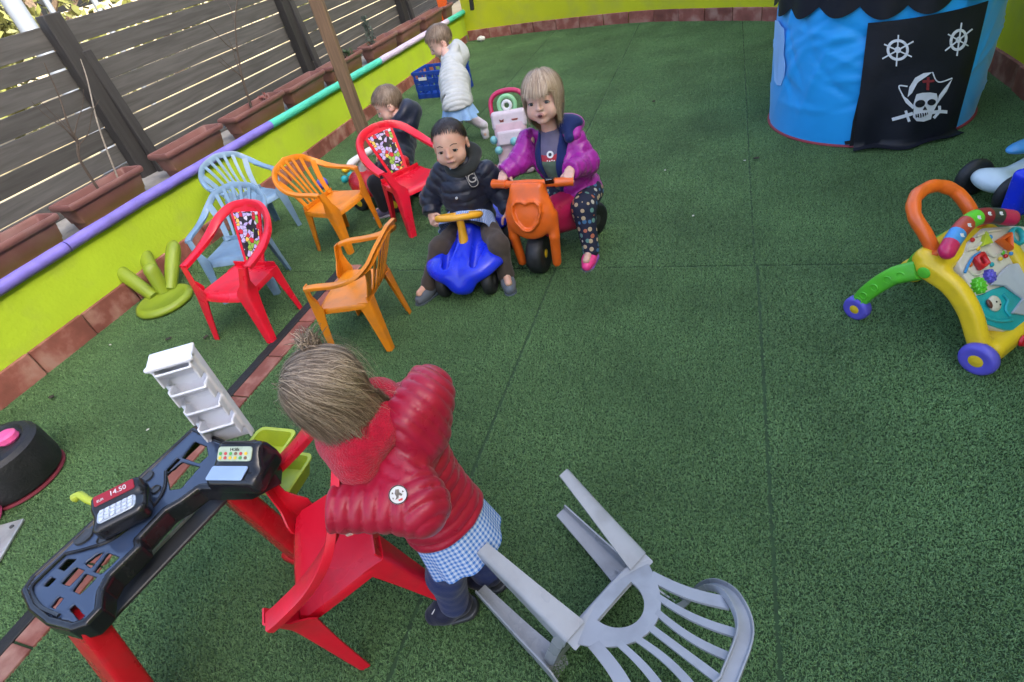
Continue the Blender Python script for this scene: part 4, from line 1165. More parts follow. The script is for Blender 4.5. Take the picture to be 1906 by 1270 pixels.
for s in (-1, 1):
    mb = MB(); mb.tube(catmull([(s * .12, .158, .440), (s * .20, .135, .434)], 6), [.021, .0205, .0205, .0205, .0205, .0205, .023], 12, M=MT); mb.build("grip", P_orng, hb)
    mb = MB(); mb.lathe([(0, 0), (.016, 0), (.018, .012), (.012, .02), (0, .02)], 16, M=MT @ TR((s * .090, .215, .098), ry(R_(90 * s)))); mb.build("axle_cap", P_yel, moto)
mb = MB(); mb.box((-.105, .185, .462), (.042, .012, .036), rot=rz(R_(15)) @ rx(R_(-30)), bev=.003, M=MT); kc = mb.build("key_tag", P_blk, moto)
mb = MB(); mb.box((-.106, .1925, .466), (.026, .003, .018), rot=rz(R_(15)) @ rx(R_(-30)), bev=.001, M=MT); mb.build("tag_print", P_wht, kc)

# ---- pink and white baby walker behind the bike
pw = thing("baby_walker", "pale pink and white baby walker with red handle behind the girl", "baby walker", (-1.335, 3.60, 0), R_(188)); pw.scale = (.88, .88, .92)
def f_pw(P):
    Q = P.copy(); Q[:, 0] = np.abs(Q[:, 0])
    d = s_box(Q, (0, .06, .20), (.125, .035, .18), .03, rx(R_(14)))
    d = smin(d, s_box(Q, (0, .10, .045), (.15, .06, .04), .03), .03)
    d = smin(d, s_cap(Q, (.13, .08, .05), (.15, -.22, .045), .025, .02), .02)
    return d
sdf_obj("body", f_pw, (-.2, -.27, 0), (.2, .2, .42), .0085, P_ppk, pw)
M4 = TR((0, .085, .33), rx(R_(104)))
def f_head(P): return smin(s_box(P, (0, .02, .375), (.135, .03, .065), .028, rx(R_(14))), s_box(P, (0, .095, .27), (.1, .02, .05), .018, rx(R_(14))), .02)
sdf_obj("panel", f_head, (-.16, -.05, .2), (.16, .16, .46), .0075, plastic('blush_white', (.58, .50, .54)), pw)
for x, kind in ((.05, 5), (-.05, 3)):
    q = []
    for k in range(kind * 2 if kind == 5 else 3):
        a = k * 2 * math.pi / (kind * 2 if kind == 5 else 3) + math.pi / 2; r = (.030 if (k % 2 == 0 or kind == 3) else .014); q.append((r * math.cos(a), r * math.sin(a)))
    mb = MB(); mb.prism(q, 0, .004, M=TR((x, .0475, .372), frame(A(0, -math.sin(R_(14)), -math.cos(R_(14))), A(0, 1, 0)) @ np.diag([1, 1, 1]))); mb.build("shape_recess", plastic("terracotta_recess", (.33, .10, .08)), pw)
mb = MB(); mb.tube(catmull([(-.13, -.01, .40), (-.125, -.05, .50), (-.06, -.07, .545), (.06, -.07, .545), (.125, -.05, .50), (.13, -.01, .40)], 6), .017, 12); mb.build("handle", P_mag, pw)
a_ = np.arange(32) * 2 * np.pi / 32
mb = MB(); mb.tube([(.062 * math.cos(q), -.01 - .012 * math.sin(q), .468 + .058 * math.sin(q)) for q in a_], .016, 10, closed=True, up=(0, 1, 0)); mb.build("green_ring", plastic("mint_green", (.25, .55, .28)), pw)
mb = MB(); mb.tube([(.030 * math.cos(q), .0 - .006 * math.sin(q), .468 + .028 * math.sin(q)) for q in a_], .012, 10, closed=True, up=(0, 1, 0)); mb.build("inner_ring", P_wht, pw)
for c, m in (((.135, .07, .26), P_teal), ((.10, .13, .20), P_lblu), ((-.03, .13, .25), plastic("mint_pale", (.45, .6, .5)))):
    V, F = surfnet(lambda P: np.linalg.norm(P - np.array(c), axis=1) - .030, np.array(c) - .04, np.array(c) + .04, .008); mb = MB(); mb.add(V, F); mb.build("ball_knob", plastic("aqua_knob", (.16, .42, .45)), pw, sharp=180)
for x, y in ((.165, .11), (-.165, .11), (.165, -.21), (-.165, -.21)): wheel(pw, (x, y, .045), (1 if x > 0 else -1, 0, 0), .045, .03, P_mag, P_wht, .5)

# ---- red ride-on car of the boy at the back
rc = thing("ride_on_car", "red ride-on car with yellow hubs behind the red chair", "ride-on toy", (-2.16, 3.17, 0), R_(80))
def f_rc(P):
    Q = P.copy(); Q[:, 0] = np.abs(Q[:, 0])
    d = s_box(Q, (0, -.02, .13), (.11, .22, .05), .04)
    d = smin(d, s_ell(Q, (0, .17, .17), (.10, .11, .075)), .05)
    d = smin(d, s_cap(Q, (0, -.20, .16), (0, -.23, .30), .05, .04), .05)
    d = smax(d, -s_cap(Q, (.08, .15, .06), (.3, .15, .06), .075), .012)
    return smax(d, -s_cap(Q, (.08, -.16, .06), (.3, -.16, .06), .075), .012)
sdf_obj("body", f_rc, (-.16, -.32, .04), (.16, .32, .38), .009, P_red, rc)
for x, y in ((.115, .15), (-.115, .15), (.115, -.16), (-.115, -.16)): wheel(rc, (x, y, .065), (1 if x > 0 else -1, 0, 0), .065, .05, P_rub, P_yel, .62)
mb = MB(); mb.tube(catmull([(-.17, .10, .33), (-.06, .12, .335), (.06, .12, .335), (.17, .10, .33)], 5), np.interp(np.linspace(0, 1, 16), [0, .2, .5, .8, 1], [.016, .026, .020, .026, .016]), 12); hb2 = mb.build("handlebar", P_wht, rc)
mb = MB(); mb.tube([(0, .15, .22), (0, .12, .335)], .026, 12); mb.build("column", P_wht, rc)
for s in (-1, 1):
    V, F = surfnet(lambda P: s_ell(P, (s * .185, .098, .33), (.03, .022, .022)), (s * .185 - .04, .06, .29), (s * .185 + .04, .14, .37), .008); mb = MB(); mb.add(V, F); mb.build("grip_end", P_yel, hb2, sharp=180)
for q in ((-.09, .245, .215), (.0, .27, .20), (.09, .245, .215)):
    V, F = surfnet(lambda P: np.linalg.norm(P - np.array(q), axis=1) - .026, np.array(q) - .036, np.array(q) + .036, .008); mb = MB(); mb.add(V, F); mb.build("knob", P_teal, rc, sharp=180)

# ---- activity walker on the right
WF = nrm(A(.74, -.67, 0)); WL = A(-WF[1], WF[0], 0)                # forward; lateral (towards the far side)
wl1, wf1 = az(1604, 573, .045), az(1822, 660, .055)
W0 = A((wl1[0] + wf1[0]) / 2, (wl1[1] + wf1[1]) / 2, 0)
hw = .155
W_O = W0 + WL * hw
walk = thing("activity_walker", "yellow activity walker with orange handle, green legs and purple wheels", "baby walker", tuple(W_O), math.atan2(-WF[0], WF[1]))
WM = TR(W_O, frame(WF, A(0, 0, 1))); WMi = np.linalg.inv(WM)
def wl(p): return (WMi @ np.append(p, 1))[:3]
def side_arch(P, x0):
    Q = P.copy(); Q[:, 0] = np.abs(Q[:, 0]) - x0
    path = catmull([(0, -.02, .285), (0, .06, .255), (0, .125, .19), (0, .17, .11), (0, .20, .055)], 5); d = np.full(len(P), 9.)
    for i in range(len(path) - 1):
        f = i / (len(path) - 1); d = np.minimum(d, s_cap(Q, path[i], path[i + 1], .034 - .004 * f, .034 - .004 * f))
    return d
def f_wframe(P):
    d = side_arch(P, hw - .01)
    d = np.maximum(d, np.abs(np.abs(P[:, 0]) - hw + .01) - .024)
    Q = P.copy(); Q[:, 0] = np.abs(Q[:, 0])
    d = smin(d, s_box(P, (0, -.025, .305), (hw + .008, .055, .032), .026, rx(R_(-20))), .02)
    d = smin(d, s_box(P, (0, .20, .065), (hw - .01, .045, .035), .025), .02)
    return d
sdf_obj("frame", f_wframe, (-.23, -.13, .01), (.23, .29, .38), .008, P_yel, walk)
for s in (-1, 1):
    path = catmull([(s * (hw - .005), -.045, .275), (s * (hw + .0), -.12, .215), (s * (hw + .005), -.185, .12), (s * (hw + .005), -.205, .062)], 6)
    mb = MB(); mb.sweep(path, rrect(.046, .062, .014, 3), up=(0, 1, .6), scale=np.linspace(1.05, .85, len(path))); lg = mb.build("rear_leg", P_grn, walk, sharp=50)
    for k in range(5):
        i = 3 + k * 3; c = path[i]; mb = MB(); mb.tube([c + A(s * .0235, 0, 0) + .013 * A(0, math.cos(q), math.sin(q)) for q in np.arange(12) * .5236], .0024, 5, closed=True, up=(1, 0, 0)); mb.build("ring_relief", P_grn, lg)
    wheel(walk, (s * (hw + .012), -.205, .047), (s, 0, 0), .047, .042, P_pur if s > 0 else P_yel, P_yel, .55)
    wheel(walk, (s * (hw + .020), .205, .056), (s, 0, 0), .056, .040, P_pur, P_yel, .58)
    mb = MB(); mb.lathe([(0, 0), (.018, 0), (.020, .004), (.014, .007), (0, .007)], 18, M=TR((s * (hw + .014), -.02, .285), ry(R_(90 * s)))); mb.build("pivot_button", P_grn, walk)
hd = catmull([(-.115, -.04, .33), (-.122, -.07, .375), (-.115, -.125, .425), (-.06, -.165, .455), (.04, -.165, .458), (.105, -.125, .43), (.115, -.075, .385), (.11, -.04, .335)], 7)
mb = MB(); mb.tube(hd, .0215 + .0012 * np.sin(np.linspace(0, 60, len(hd))) * (np.linspace(-1, 1, len(hd)) ** 2 < .2), 14); hdl = mb.build("handle", P_orng, walk)
for s in (-1, 1): 
    mb = MB(); mb.lathe([(.034, 0), (.034, .008), (.022, .014)], 18, M=TR((s * .113, -.035, .326), rx(R_(22)))); mb.build("collar", P_orng, hdl)
# sloping activity panel
pn = nrm(A(0, .75, .62)); pe = nrm(np.cross(A(1, 0, 0), pn)); pc = A(0, .105, .215)                # pe points down-slope or up-slope
if pe[2] < 0: pe = -pe
PMt = TR(pc, np.stack([A(1, 0, 0), pe, np.cross(A(1, 0, 0), pe)], 1))                     # local x across, y up the slope, z out of the panel
if PMt[:3, 2] @ pn < 0: PMt[:3, 2] *= -1
PMt[:3, 0] *= -1
WPM = WM @ PMt; WPMi = np.linalg.inv(WPM)
def pp(px, py, z=.0):                                          # photo point -> panel coordinates on the plane z
    q = onplane(px, py, (WPM @ A(0, 0, z, 1))[:3], WPM[:3, 2]); return (WPMi @ np.append(q, 1))[:2]
def pstrip(pts, z): return [(*pp(*p, z), z) for p in pts]
ppoly = lambda pts, z=.006: [tuple(pp(*p, z)) for p in pts]
mb = MB(); mb.prism(ppoly([(1784, 488), (1800, 522), (1816, 562), (1836, 606), (1872, 618), (1960, 622), (2010, 560), (2000, 470), (1950, 425), (1890, 420), (1835, 424), (1806, 450)]), -.03, .006, .005, M=PMt); pan = mb.build("panel", P_crm, walk, sharp=50)
mb = MB(); mb.prism(ppoly([(1812, 552), (1830, 548), (1850, 538), (1868, 533), (1885, 545), (1910, 560), (1960, 585), (1955, 618), (1872, 615), (1838, 603)], .012), .0055, .013, .003, M=PMt); mb.build("lower_plate", P_teal, pan, sharp=50)
mb = MB(); mb.prism(ppoly([(1846, 530), (1866, 505), (1880, 492), (1906, 488), (1950, 500), (1965, 560), (1930, 590), (1885, 583), (1905, 556), (1872, 532)], .02), .0135, .02, .003, M=PMt); mb.build("grey_plate", plastic("pale_grey_plastic", (.42, .45, .50)), pan, sharp=50)
def onpan(x, y, z): return TR((PMt @ A(x, y, z, 1))[:3], PMt[:3, :3])
def blob(name, c, r, m, parent, h=.005):
    c = np.array(c, float); r = np.array(r, float)
    V, F = surfnet(lambda P: s_ell(P, c, r), c - r * 1.25 - .004, c + r * 1.25 + .004, h); mb = MB(); mb.add(V, F, M=PMt); return mb.build(name, m, parent, sharp=180)
kp_ = catmull([A(*p) for p in pstrip([(1757, 478), (1775, 446), (1797, 418), (1822, 404), (1850, 402), (1890, 407)], .03)], 8); cols = [P_mag, P_lblu, plastic("brick_red", (.40, .05, .03)), P_grn, plastic("wine", (.22, .01, .03)), P_dgry, P_mag]
n = len(kp_) - 1
for k in range(7):
    a, b = int(round(k * n / 7)), int(round((k + 1) * n / 7)); seg_ = kp_[a:b + 1]
    rr = np.full(len(seg_), .027)
    if k == 0: rr[0] = .012; rr[1] = .022
    if k == 6: rr[-1] = .014
    mb = MB(); mb.tube(seg_, rr, 14, up=(0, 0, 1), flat=.85, M=PMt); ky = mb.build("key", cols[k], pan, sharp=60)
    if 0 < k < 6:
        c = seg_[len(seg_) // 2]; mb = MB(); mb.prism([(-.008, .0), (-.004, .008), (.003, .006), (.009, .002), (.004, -.003), (.006, -.009), (-.003, -.006)], 0, .003, .001, M=onpan(c[0], c[1], c[2] + .0205)); mb.build("key_symbol", P_wht, ky)
def ring(name, px, py, R, r, m, sides=24, sx=1, rot=0, z=.018):
    c = pp(px, py, z); a = np.arange(sides) * 2 * np.pi / sides + rot
    mb = MB(); mb.tube([(c[0] + R * sx * math.cos(q), c[1] + R * math.sin(q), z) for q in a], r, 8, closed=True, up=(0, 0, 1), M=PMt, flat=1.4); return mb.build(name, m, pan, sharp=60)
ring("red_window", 1826, 486, .024, .009, P_red, 4, 1, .8); ring("orange_window", 1872, 449, .026, .010, P_orng, 3, 1.1, .5, .022); ring("teal_loop", 1893, 440, .026, .007, P_teal)
mb = MB(); mb.prism(ppoly([(1838, 430), (1850, 452), (1830, 458)], .02), .006, .02, .003, M=PMt); mb.build("green_block", P_lime, pan)
for nm, (px, py), R, m, nt_ in (("green_gear", (1826, 531), .027, P_grn, 11), ("violet_gear", (1846, 513), .022, P_pur, 9)):
    q = []; c = pp(px, py, .02)
    for k in range(nt_ * 4):
        a = k * 2 * math.pi / (nt_ * 4); r = R if (k % 4) < 2 else R * .78; q.append((c[0] + r * math.cos(a), c[1] + r * math.sin(a)))
    mb = MB(); mb.prism(q, .006, .024, .003, M=PMt); gg = mb.build(nm, m, pan, sharp=40)
    mb = MB(); mb.prism(circ(R * .45, 14, c), .0235, .029, .003, M=PMt); mb.build("gear_cap", m, gg, sharp=40)
mb = MB(); mb.tube(catmull([A(*p) for p in pstrip([(1796, 508), (1803, 492), (1812, 478), (1824, 470)], .014)], 5), .004, 6, M=PMt); mb.build("blue_rod", P_lblu, pan)
dg = pp(1852, 565, .018); blob("dog_button", (*dg, .016), (.028, .026, .010), P_crm, pan); ep = pp(1841, 566, .02); blob("dog_ear_patch", (*ep, .021), (.009, .016, .006), plastic("brown_patch", (.10, .035, .03)), pan, .003)
for p in ((1855, 562), (1862, 567)): c = pp(*p, .026); blob("dog_dot", (c[0], c[1], .0262), (.0032, .0032, .002), P_blk, pan, .0015)
for pts in ([(1818, 440), (1838, 432), (1862, 428)], [(1800, 466), (1815, 462), (1826, 452)], [(1836, 470), (1850, 478), (1862, 470), (1885, 462)], [(1800, 500), (1815, 512), (1828, 508)]):
    mb = MB(); mb.tube(catmull([A(*p) for p in pstrip(pts, .009)], 5), .0045, 6, M=PMt); mb.build("cream_relief", P_crm, pan)
for k, (px, py, m) in enumerate(((1812, 446, P_red), (1822, 462, P_yel), (1845, 441, P_lblu), (1808, 492, P_orng), (1848, 492, P_teal), (1868, 470, P_grn))): c = pp(px, py, .012); blob("button", (c[0], c[1], .009), (.008, .008, .006), m, pan, .003)
for pts in ([(1820, 580), (1838, 592), (1860, 598), (1885, 596)], [(1868, 548), (1876, 560), (1872, 575), (1880, 588)]):
    mb = MB(); mb.tube(catmull([A(*p) for p in pstrip(pts, .016)], 5), .005, 6, M=PMt); mb.build("teal_relief", P_teal, pan)
for k, m in enumerate((P_yel, P_red, P_lblu, P_yel)): c = pp(1862 + k * 10, 482 - k * 5, .014); blob("bead", (c[0], c[1], .014), (.007, .007, .006), m, pan, .003)
mb = MB(); mb.lathe([(0, 0), (.02, 0), (.018, .008), (0, .012)], 16, M=TR((.03, .248, .072), rx(R_(-80)))); mb.build("red_lamp", P_red, walk)

# ---- white and blue trike at the right edge
tk0 = az(1850, 350, .07); tk = thing("toy_trike", "white and blue toddler trike cut off by the right edge", "ride-on toy", (tk0[0], tk0[1], 0), R_(-62))
def f_tk(P):
    d = s_cap(P, (0, 0, .105), (0, .22, .17), .032, .030)
    d = smin(d, s_ell(P, (0, -.02, .11), (.095, .06, .045)), .04)
    d = smin(d, s_cap(P, (0, .22, .17), (0, .30, .12), .03, .028), .03)
    return d
sdf_obj("frame", f_tk, (-.13, -.11, .04), (.13, .36, .24), .0075, plastic("ice_white_plastic", (.55, .66, .70)), tk)
for s in (-1, 1): wheel(tk, (s * .10, -.01, .085), (s, 0, 0), .085, .05, P_rub, P_dgry, .45)
wheel(tk, (0, .33, .085), (1, 0, 0), .085, .05, P_rub, P_dgry, .45)
mb = MB(); mb.tube([(0, .30, .12), (0, .27, .30)], .022, 12); mb.build("stem", P_blue, tk)
mb = MB(); mb.tube(catmull([(-.16, .22, .325), (-.08, .26, .315), (0, .27, .31), (.08, .26, .315), (.16, .22, .325)], 5), np.interp(np.linspace(0, 1, 21), [0, .1, .3, .5, .7, .9, 1], [.016, .022, .018, .02, .018, .022, .016]), 12); mb.build("handlebar", P_lblu, tk)
sdf_obj("seat", lambda P: smin(s_ell(P, (0, .12, .235), (.045, .12, .026)), s_cap(P, (0, .15, .16), (0, .15, .22), .022), .02), (-.07, -.02, .12), (.07, .26, .28), .008, P_lblu, tk)

tkI = np.linalg.inv(TR((tk0[0], tk0[1], 0), rz(R_(-62)))); q_ = (tkI @ np.append(az(1903, 358, .16), 1))[:3]
sdf_obj('side_panel', lambda P: s_box(P, q_, (.035, .05, .10), .025), q_ - .13, q_ + .13, .008, P_blue, tk)
# ---- dark rounded tyre-like toy at the left edge
ty0 = A(-2.665, .715, 0); ty = thing("ride_on_toy", "black and pink ride-on toy, only its rounded black end showing at left edge", "ride-on toy", (ty0[0] - .06, ty0[1] + .02, 0), R_(8))
mb = MB(); mb.lathe([(0, .02), (.150, .02), (.166, .032), (.172, .06), (.172, .165), (.168, .188), (.152, .204), (.130, .208), (.122, .198), (0, .194)], 44); mb.build("tyre", P_rub, ty, sharp=25)
mb = MB(); mb.lathe([(.05, .006), (.160, .006), (.168, .012), (.165, .022), (.05, .022)], 44); mb.build("rim", mat("dull_red_rim", (.16, .02, .035), .6, .1, 20), ty)
mb = MB(); mb.lathe([(0, .198), (.034, .198), (.040, .208), (.038, .228), (.028, .236), (0, .236)], 24, M=TR((.06, .05, 0))); mb.build("pink_knob", P_pnk, ty)
mb = MB(); mb.lathe([(.02, -.02), (.06, -.022), (.075, -.012), (.075, .012), (.06, .022), (.02, .02)], 30, M=TR((.05, -.21, .076), ry(R_(75)))); w_ = mb.build("side_wheel", P_pnk, ty)
mb = MB(); mb.lathe([(0, -.024), (.05, -.024), (.052, .024), (0, .026)], 24, M=TR((.05, -.21, .076), ry(R_(75)))); mb.build("wheel_disc", P_wht, w_)
pt = az(16, 1032, .01); pl = thing("metal_cover", "flat grey metal cover plate lying on the turf at left edge", "cover plate", (pt[0] - .14, pt[1] - .03, .0), R_(28))
mb = MB(); mb.box((0, 0, .013), (.24, .24, .012), bev=.003); mb.build("plate", mat("scuffed_metal", (.42, .43, .42), .45, .25, 12, metal=.6, bump=.2), pl)
for x, y in ((.09, .09), (.09, -.09), (-.09, .09), (-.09, -.09)):
    mb = MB(); mb.lathe([(0, 0), (.009, 0), (.007, .004), (0, .005)], 10, M=TR((x, y, .019))); mb.build("screw", P_dgry, pl)

# ---- toy shop counter
TZ = .50
ZR = lambda x, y: (x / 1.954, 620 + y / 1.954)                 # detail-view pixels -> photo pixels
CO = A(-1.29, .45, 0); CYv = nrm(A(.16, .987, 0)); CXv = A(CYv[1], -CYv[0], 0)
def rl(x, y, z=TZ):                                             # detail pixel at height z -> counter local xy
    p = az(*ZR(x, y), z) - CO; return (p @ CXv, p @ CYv)
cnt = thing("toy_shop_counter", "black toy shop counter on red legs with till, scanner and white shelf tower", "toy counter", tuple(CO), math.atan2(-CYv[0], CYv[1]))
outl = [rl(*p) for p in [(72, 935), (100, 1000), (160, 1048), (250, 1072), (310, 1052), (360, 1000), (368, 930), (395, 880), (505, 772), (500, 745), (600, 640), (660, 605), (720, 560), (880, 556), (985, 500), (990, 455), (925, 385), (840, 400), (700, 338), (480, 540), (270, 735), (110, 880)]]
holes = [[rl(*p) for p in h] for h in ([(612, 565), (598, 508), (655, 462), (722, 480), (652, 560)], [(655, 448), (702, 388), (745, 405), (752, 440), (722, 468)], [(600, 490), (640, 448), (650, 455), (607, 500)],
        [(255, 932), (302, 868), (345, 884), (285, 945)], [(213, 905), (268, 845), (300, 858), (247, 915)], [(332, 862), (384, 792), (428, 810), (362, 872)], [(300, 832), (350, 795), (372, 790), (325, 850)], [(203, 850), (236, 814), (272, 816), (226, 860)], [(150, 912), (178, 882), (196, 888), (168, 918)], [(175, 990), (205, 952), (223, 960), (193, 998)], [(243, 998), (262, 980), (300, 1025), (282, 1045)])]
OA = np.array(outl)
def f_tray(P):
    Q = P[:, :2]; d = smax(s_poly(Q, OA) - .004, np.abs(P[:, 2] - TZ + .03) - .03, .014)
    d = smax(d, -np.maximum(s_poly(Q, OA) + .012, TZ - .006 - P[:, 2]), .004)          # recessed top face inside a raised lip
    for h in holes: d = np.maximum(d, -s_poly(Q, h))
    d = np.maximum(d, -np.maximum(np.maximum(s_poly(Q, OA) + .010, P[:, 2] - TZ + .016), -9))   # hollow below
    return d
sdf_obj("counter_top", f_tray, (*(OA.min(0) - .02), TZ - .075), (*(OA.max(0) + .02), TZ + .012), .0042, [P_blk, plastic('dark_blue_plastic', (.032, .052, .100), .14)], cnt, relax=2, zone=lambda c: (c[:, 2] > TZ - .0095) & (s_poly(c[:, :2], OA) < -.0135))
# groove-like raised tracks and dials
def ptube(name, pts, r, m, z=TZ - .004, seg=8, parent=None):
    mb = MB(); mb.tube([(*rl(*p), z) for p in catmull([A(*q, 0) for q in pts], 5)[:, :2]], r, seg); return mb.build(name, m, parent or cnt)
ptube("track", [(600, 500), (595, 560), (560, 620), (480, 690), (400, 750), (300, 785), (235, 800)], .0045, P_blk); ptube("track", [(235, 800), (150, 880), (110, 930), (140, 990), (210, 1025)], .0045, P_blk)
for p, r in (((527, 520), .020), ((562, 566), .013), ((300, 738), .022), ((372, 745), .015)):
    c = rl(*p); mb = MB(); mb.lathe([(0, .001), (r * .8, .001), (r, .004), (r * 1.05, .0), (r, -.006)], 22, M=TR((*c, TZ - .005))); mb.build("dial", P_dgry, cnt)
def f_till(P): return smin(s_box(P, (0, 0, .028), (.062, .052, .026), .018, rz(0)), s_box(P, (0, .034, .050), (.058, .022, .018), .012, rx(R_(18))), .02)
tc_ = rl(445, 640, .53); tax = nrm(A(*(A(*rl(545, 590, .53)) - A(*rl(345, 690, .53))), 0)); TM = TR((*tc_, TZ - .004), np.stack([tax, np.cross(A(0, 0, 1), tax), A(0, 0, 1)], 1))
till = sdf_obj("till", f_till, (-.08, -.07, -.01), (.08, .07, .09), .005, P_blk, cnt, M=TM)
mb = MB(); mb.prism(rrect(.094, .028, .004), 0, .003, .001, M=TM @ TR((0, .0284, .0676), rx(R_(18)))); dsp = mb.build("price_display", mat("red_display", (.30, .012, .025), .3, .05, 10), till)
text_mesh("price_digits", "14.50", .018, P_wht, dsp, TM @ TR((.010, .0274, .0708), rx(R_(18)))); text_mesh("price_unit", "EUR", .009, P_wht, dsp, TM @ TR((-.031, .0235, .0695), rx(R_(18))))
mb = MB(); mb.prism(rrect(.088, .046, .012), 0, .003, .001, M=TM @ TR((0, -.0175, .0537))); kpd = mb.build("keypad", P_sil, till)
for i in range(6):
    for j in range(3): mb = MB(); mb.box((-.033 + i * .0132, -.031 + j * .0132, .0582), (.0102, .0096, .004), bev=.0015, M=TM); mb.build("key", plastic("key_grey", (.55, .60, .68)), kpd)
hs_ = [(*rl(345, 612, .54), .525), (*rl(318, 606, .545), .545), (*rl(292, 592, .55), .552), (*rl(262, 604, .55), .548)]
mb = MB(); mb.tube(catmull(hs_, 5), np.interp(np.linspace(0, 1, 16), [0, .3, .7, .95, 1], [.010, .009, .010, .012, .007]), 10); mb.build("scanner_handle", P_lime, cnt)
# scanner block with screen at the far end
sc0 = A(*rl(870, 470, .54)); sax = nrm(A(*(A(*rl(985, 470, .54)) - A(*rl(760, 470, .54))), 0)); SM = TR((*sc0, TZ - .01), np.stack([sax, np.cross(A(0, 0, 1), sax), A(0, 0, 1)], 1))
def f_scan(P): return smin(s_box(P, (0, 0, .020), (.078, .060, .030), .022), s_box(P, (0, .022, .052), (.066, .034, .024), .018, rx(R_(35))), .02)
scn = sdf_obj("scanner", f_scan, (-.1, -.09, -.02), (.1, .09, .11), .0055, P_blk, cnt, M=SM)
mb = MB(); mb.prism(rrect(.100, .036, .008), 0, .003, .001, M=SM @ TR((-.004, .0082, .0722), rx(R_(35)))); scr = mb.build("screen", mat("picture_screen", (.42, .50, .36), .3, .1, 30), scn)
rg = np.random.RandomState(4)
for i in range(6):
    for j in range(2): mb = MB(); mb.prism(circ(.0042, 10, (-.040 + i * .0148, -.010 + j * .0105)), .003, .0045, M=SM @ TR((-.004, .0082, .0722), rx(R_(35)))); mb.build("screen_icon", [plastic("icon_red", (.5, .05, .05)), plastic("icon_green", (.08, .35, .06)), P_yel, P_orng, plastic("icon_brown", (.2, .1, .05))][rg.randint(5)], scr)
text_mesh("screen_digits", "14.50c", .011, P_blk, scr, SM @ TR((-.004, .0082, .0722), rx(R_(35))) @ TR((0, .0105, .0035)))
mb = MB(); mb.prism(rrect(.105, .040, .006), 0, .003, .001, M=SM @ TR((-.012, -.036, .0520), rx(R_(5)))); mb.build("scan_window", mat("scan_glass", (.30, .42, .62), .15, .1, 10), scn)
# white tiered shelf tower standing on the far end
tb = A(*rl(800, 400, TZ)); TWM = TR((tb[0], tb[1] + .03, TZ - .02), rz(R_(38)) @ np.diag([1.05, 1.1, 1.04]))
def f_tower(P):
    d = s_box(P, (0, .022, .14), (.052, .004, .155), .003)
    for s in (-1, 1): d = np.minimum(d, s_box(P, (s * .050, .012, .14), (.0035, .013, .150), .003))
    for k in range(4):                                      # slanted open pockets stepping down the front
        z = .045 + k * .066; d = smin(d, s_box(P, (.004, -.004, z + .008), (.044, .0030, .034), .0025, rx(R_(48))), .004)
        for s in (-1, 1): d = smin(d, smax(s_box(P, (s * .046 + .004 * (s < 0), .002, z + .012), (.0028, .026, .026), .0025), -s_plane(P, (0, -.006, z + .010), (0, -.7, -.7)) - .030, .004), .003)
    d = smin(d, s_box(P, (0, .004, .293), (.054, .026, .004), .0035, rx(R_(12))), .006)
    return smin(d, s_cap(P, (-.052, -.018, .288), (.052, -.018, .288), .006), .006)
sdf_obj("shelf_tower", f_tower, (-.07, -.06, -.02), (.07, .06, .32), .0042, mat("milky_white_plastic", (.70, .72, .78), .3, .04, 8, spec=.5), cnt, M=TWM)
# legs, lower board, baskets
def cleg(p_top, p_bot, w, name="leg"):
    P = np.linspace(A(*p_top), A(*p_bot), 8); mb = MB(); mb.sweep(P, rrect(w, .055, .012, 3), up=CXv * 0 + A(0, 1, 0), scale=np.linspace(.95, 1.12, 8)); return mb.build(name, P_red, cnt, sharp=50)
n0, n1 = A(*rl(250, 1000)), A(*rl(760, 500))
cleg((n0[0], n0[1] + .0, TZ - .03), (n0[0] - .02, n0[1] - .09, 0), .13); cleg((n1[0], n1[1], TZ - .03), (n1[0] + .03, n1[1] + .05, 0), .09)
mb = MB(); mb.box((n1[0] + .06, n1[1] + .05, .02), (.22, .08, .04), bev=.015); mb.build("foot", P_red, cnt, sharp=60)
mb = MB(); mb.box((n0[0] - .02, n0[1] - .09, .02), (.22, .08, .04), bev=.015); mb.build("foot", P_red, cnt, sharp=60)
la, lb = A(*rl(415, 985, .40)), A(*rl(770, 620, .40)); dl = lb - la; mb = MB(); mb.box((*(la + lb) / 2 + A(.01, 0), .40), (.055, np.linalg.norm(dl) + .1, .012), rot=rz(math.atan2(dl[1], dl[0]) - math.pi / 2), bev=.003); lbd = mb.build("conveyor_board", P_dgry, cnt)
mb = MB(); mb.box((*(la + lb) / 2 - A(.022, 0), .407), (.006, np.linalg.norm(dl) + .08, .010), rot=rz(math.atan2(dl[1], dl[0]) - math.pi / 2), bev=.002); mb.build("edge_strip", P_sil, lbd)
def basket(px, py, z, w, d, h, rot):
    p = az(px, py, z) - CO; c = (p @ CXv, p @ CYv); rings = []
    for (ww, dd, zz, r) in ((w * .8, d * .7, 0, .015), (w, d, h, .02), (w + .012, d + .012, h + .001, .022), (w + .012, d + .012, h + .006, .022), (w - .008, d - .008, h + .005, .018), (w * .76, d * .66, .006, .014)):
        q = rrect(ww, dd, r, 3); rings.append(np.c_[q, np.full(len(q), zz)])
    m = len(rings[0]); F = []
    for i in range(len(rings) - 1):
        for j in range(m): k = (j + 1) % m; F.append((i * m + j, i * m + k, (i + 1) * m + k, (i + 1) * m + j))
    F.append(tuple(range(m))[::-1]); F.append(tuple(5 * m + j for j in range(m)))
    mb = MB(); mb.add(np.concatenate(rings), F, M=TR((*c, z), rz(rot))); return mb.build("basket", P_lime, cnt, sharp=45)
basket(508, 856, .34, .13, .14, .05, R_(10)); basket(536, 900, .22, .14, .15, .05, R_(10))
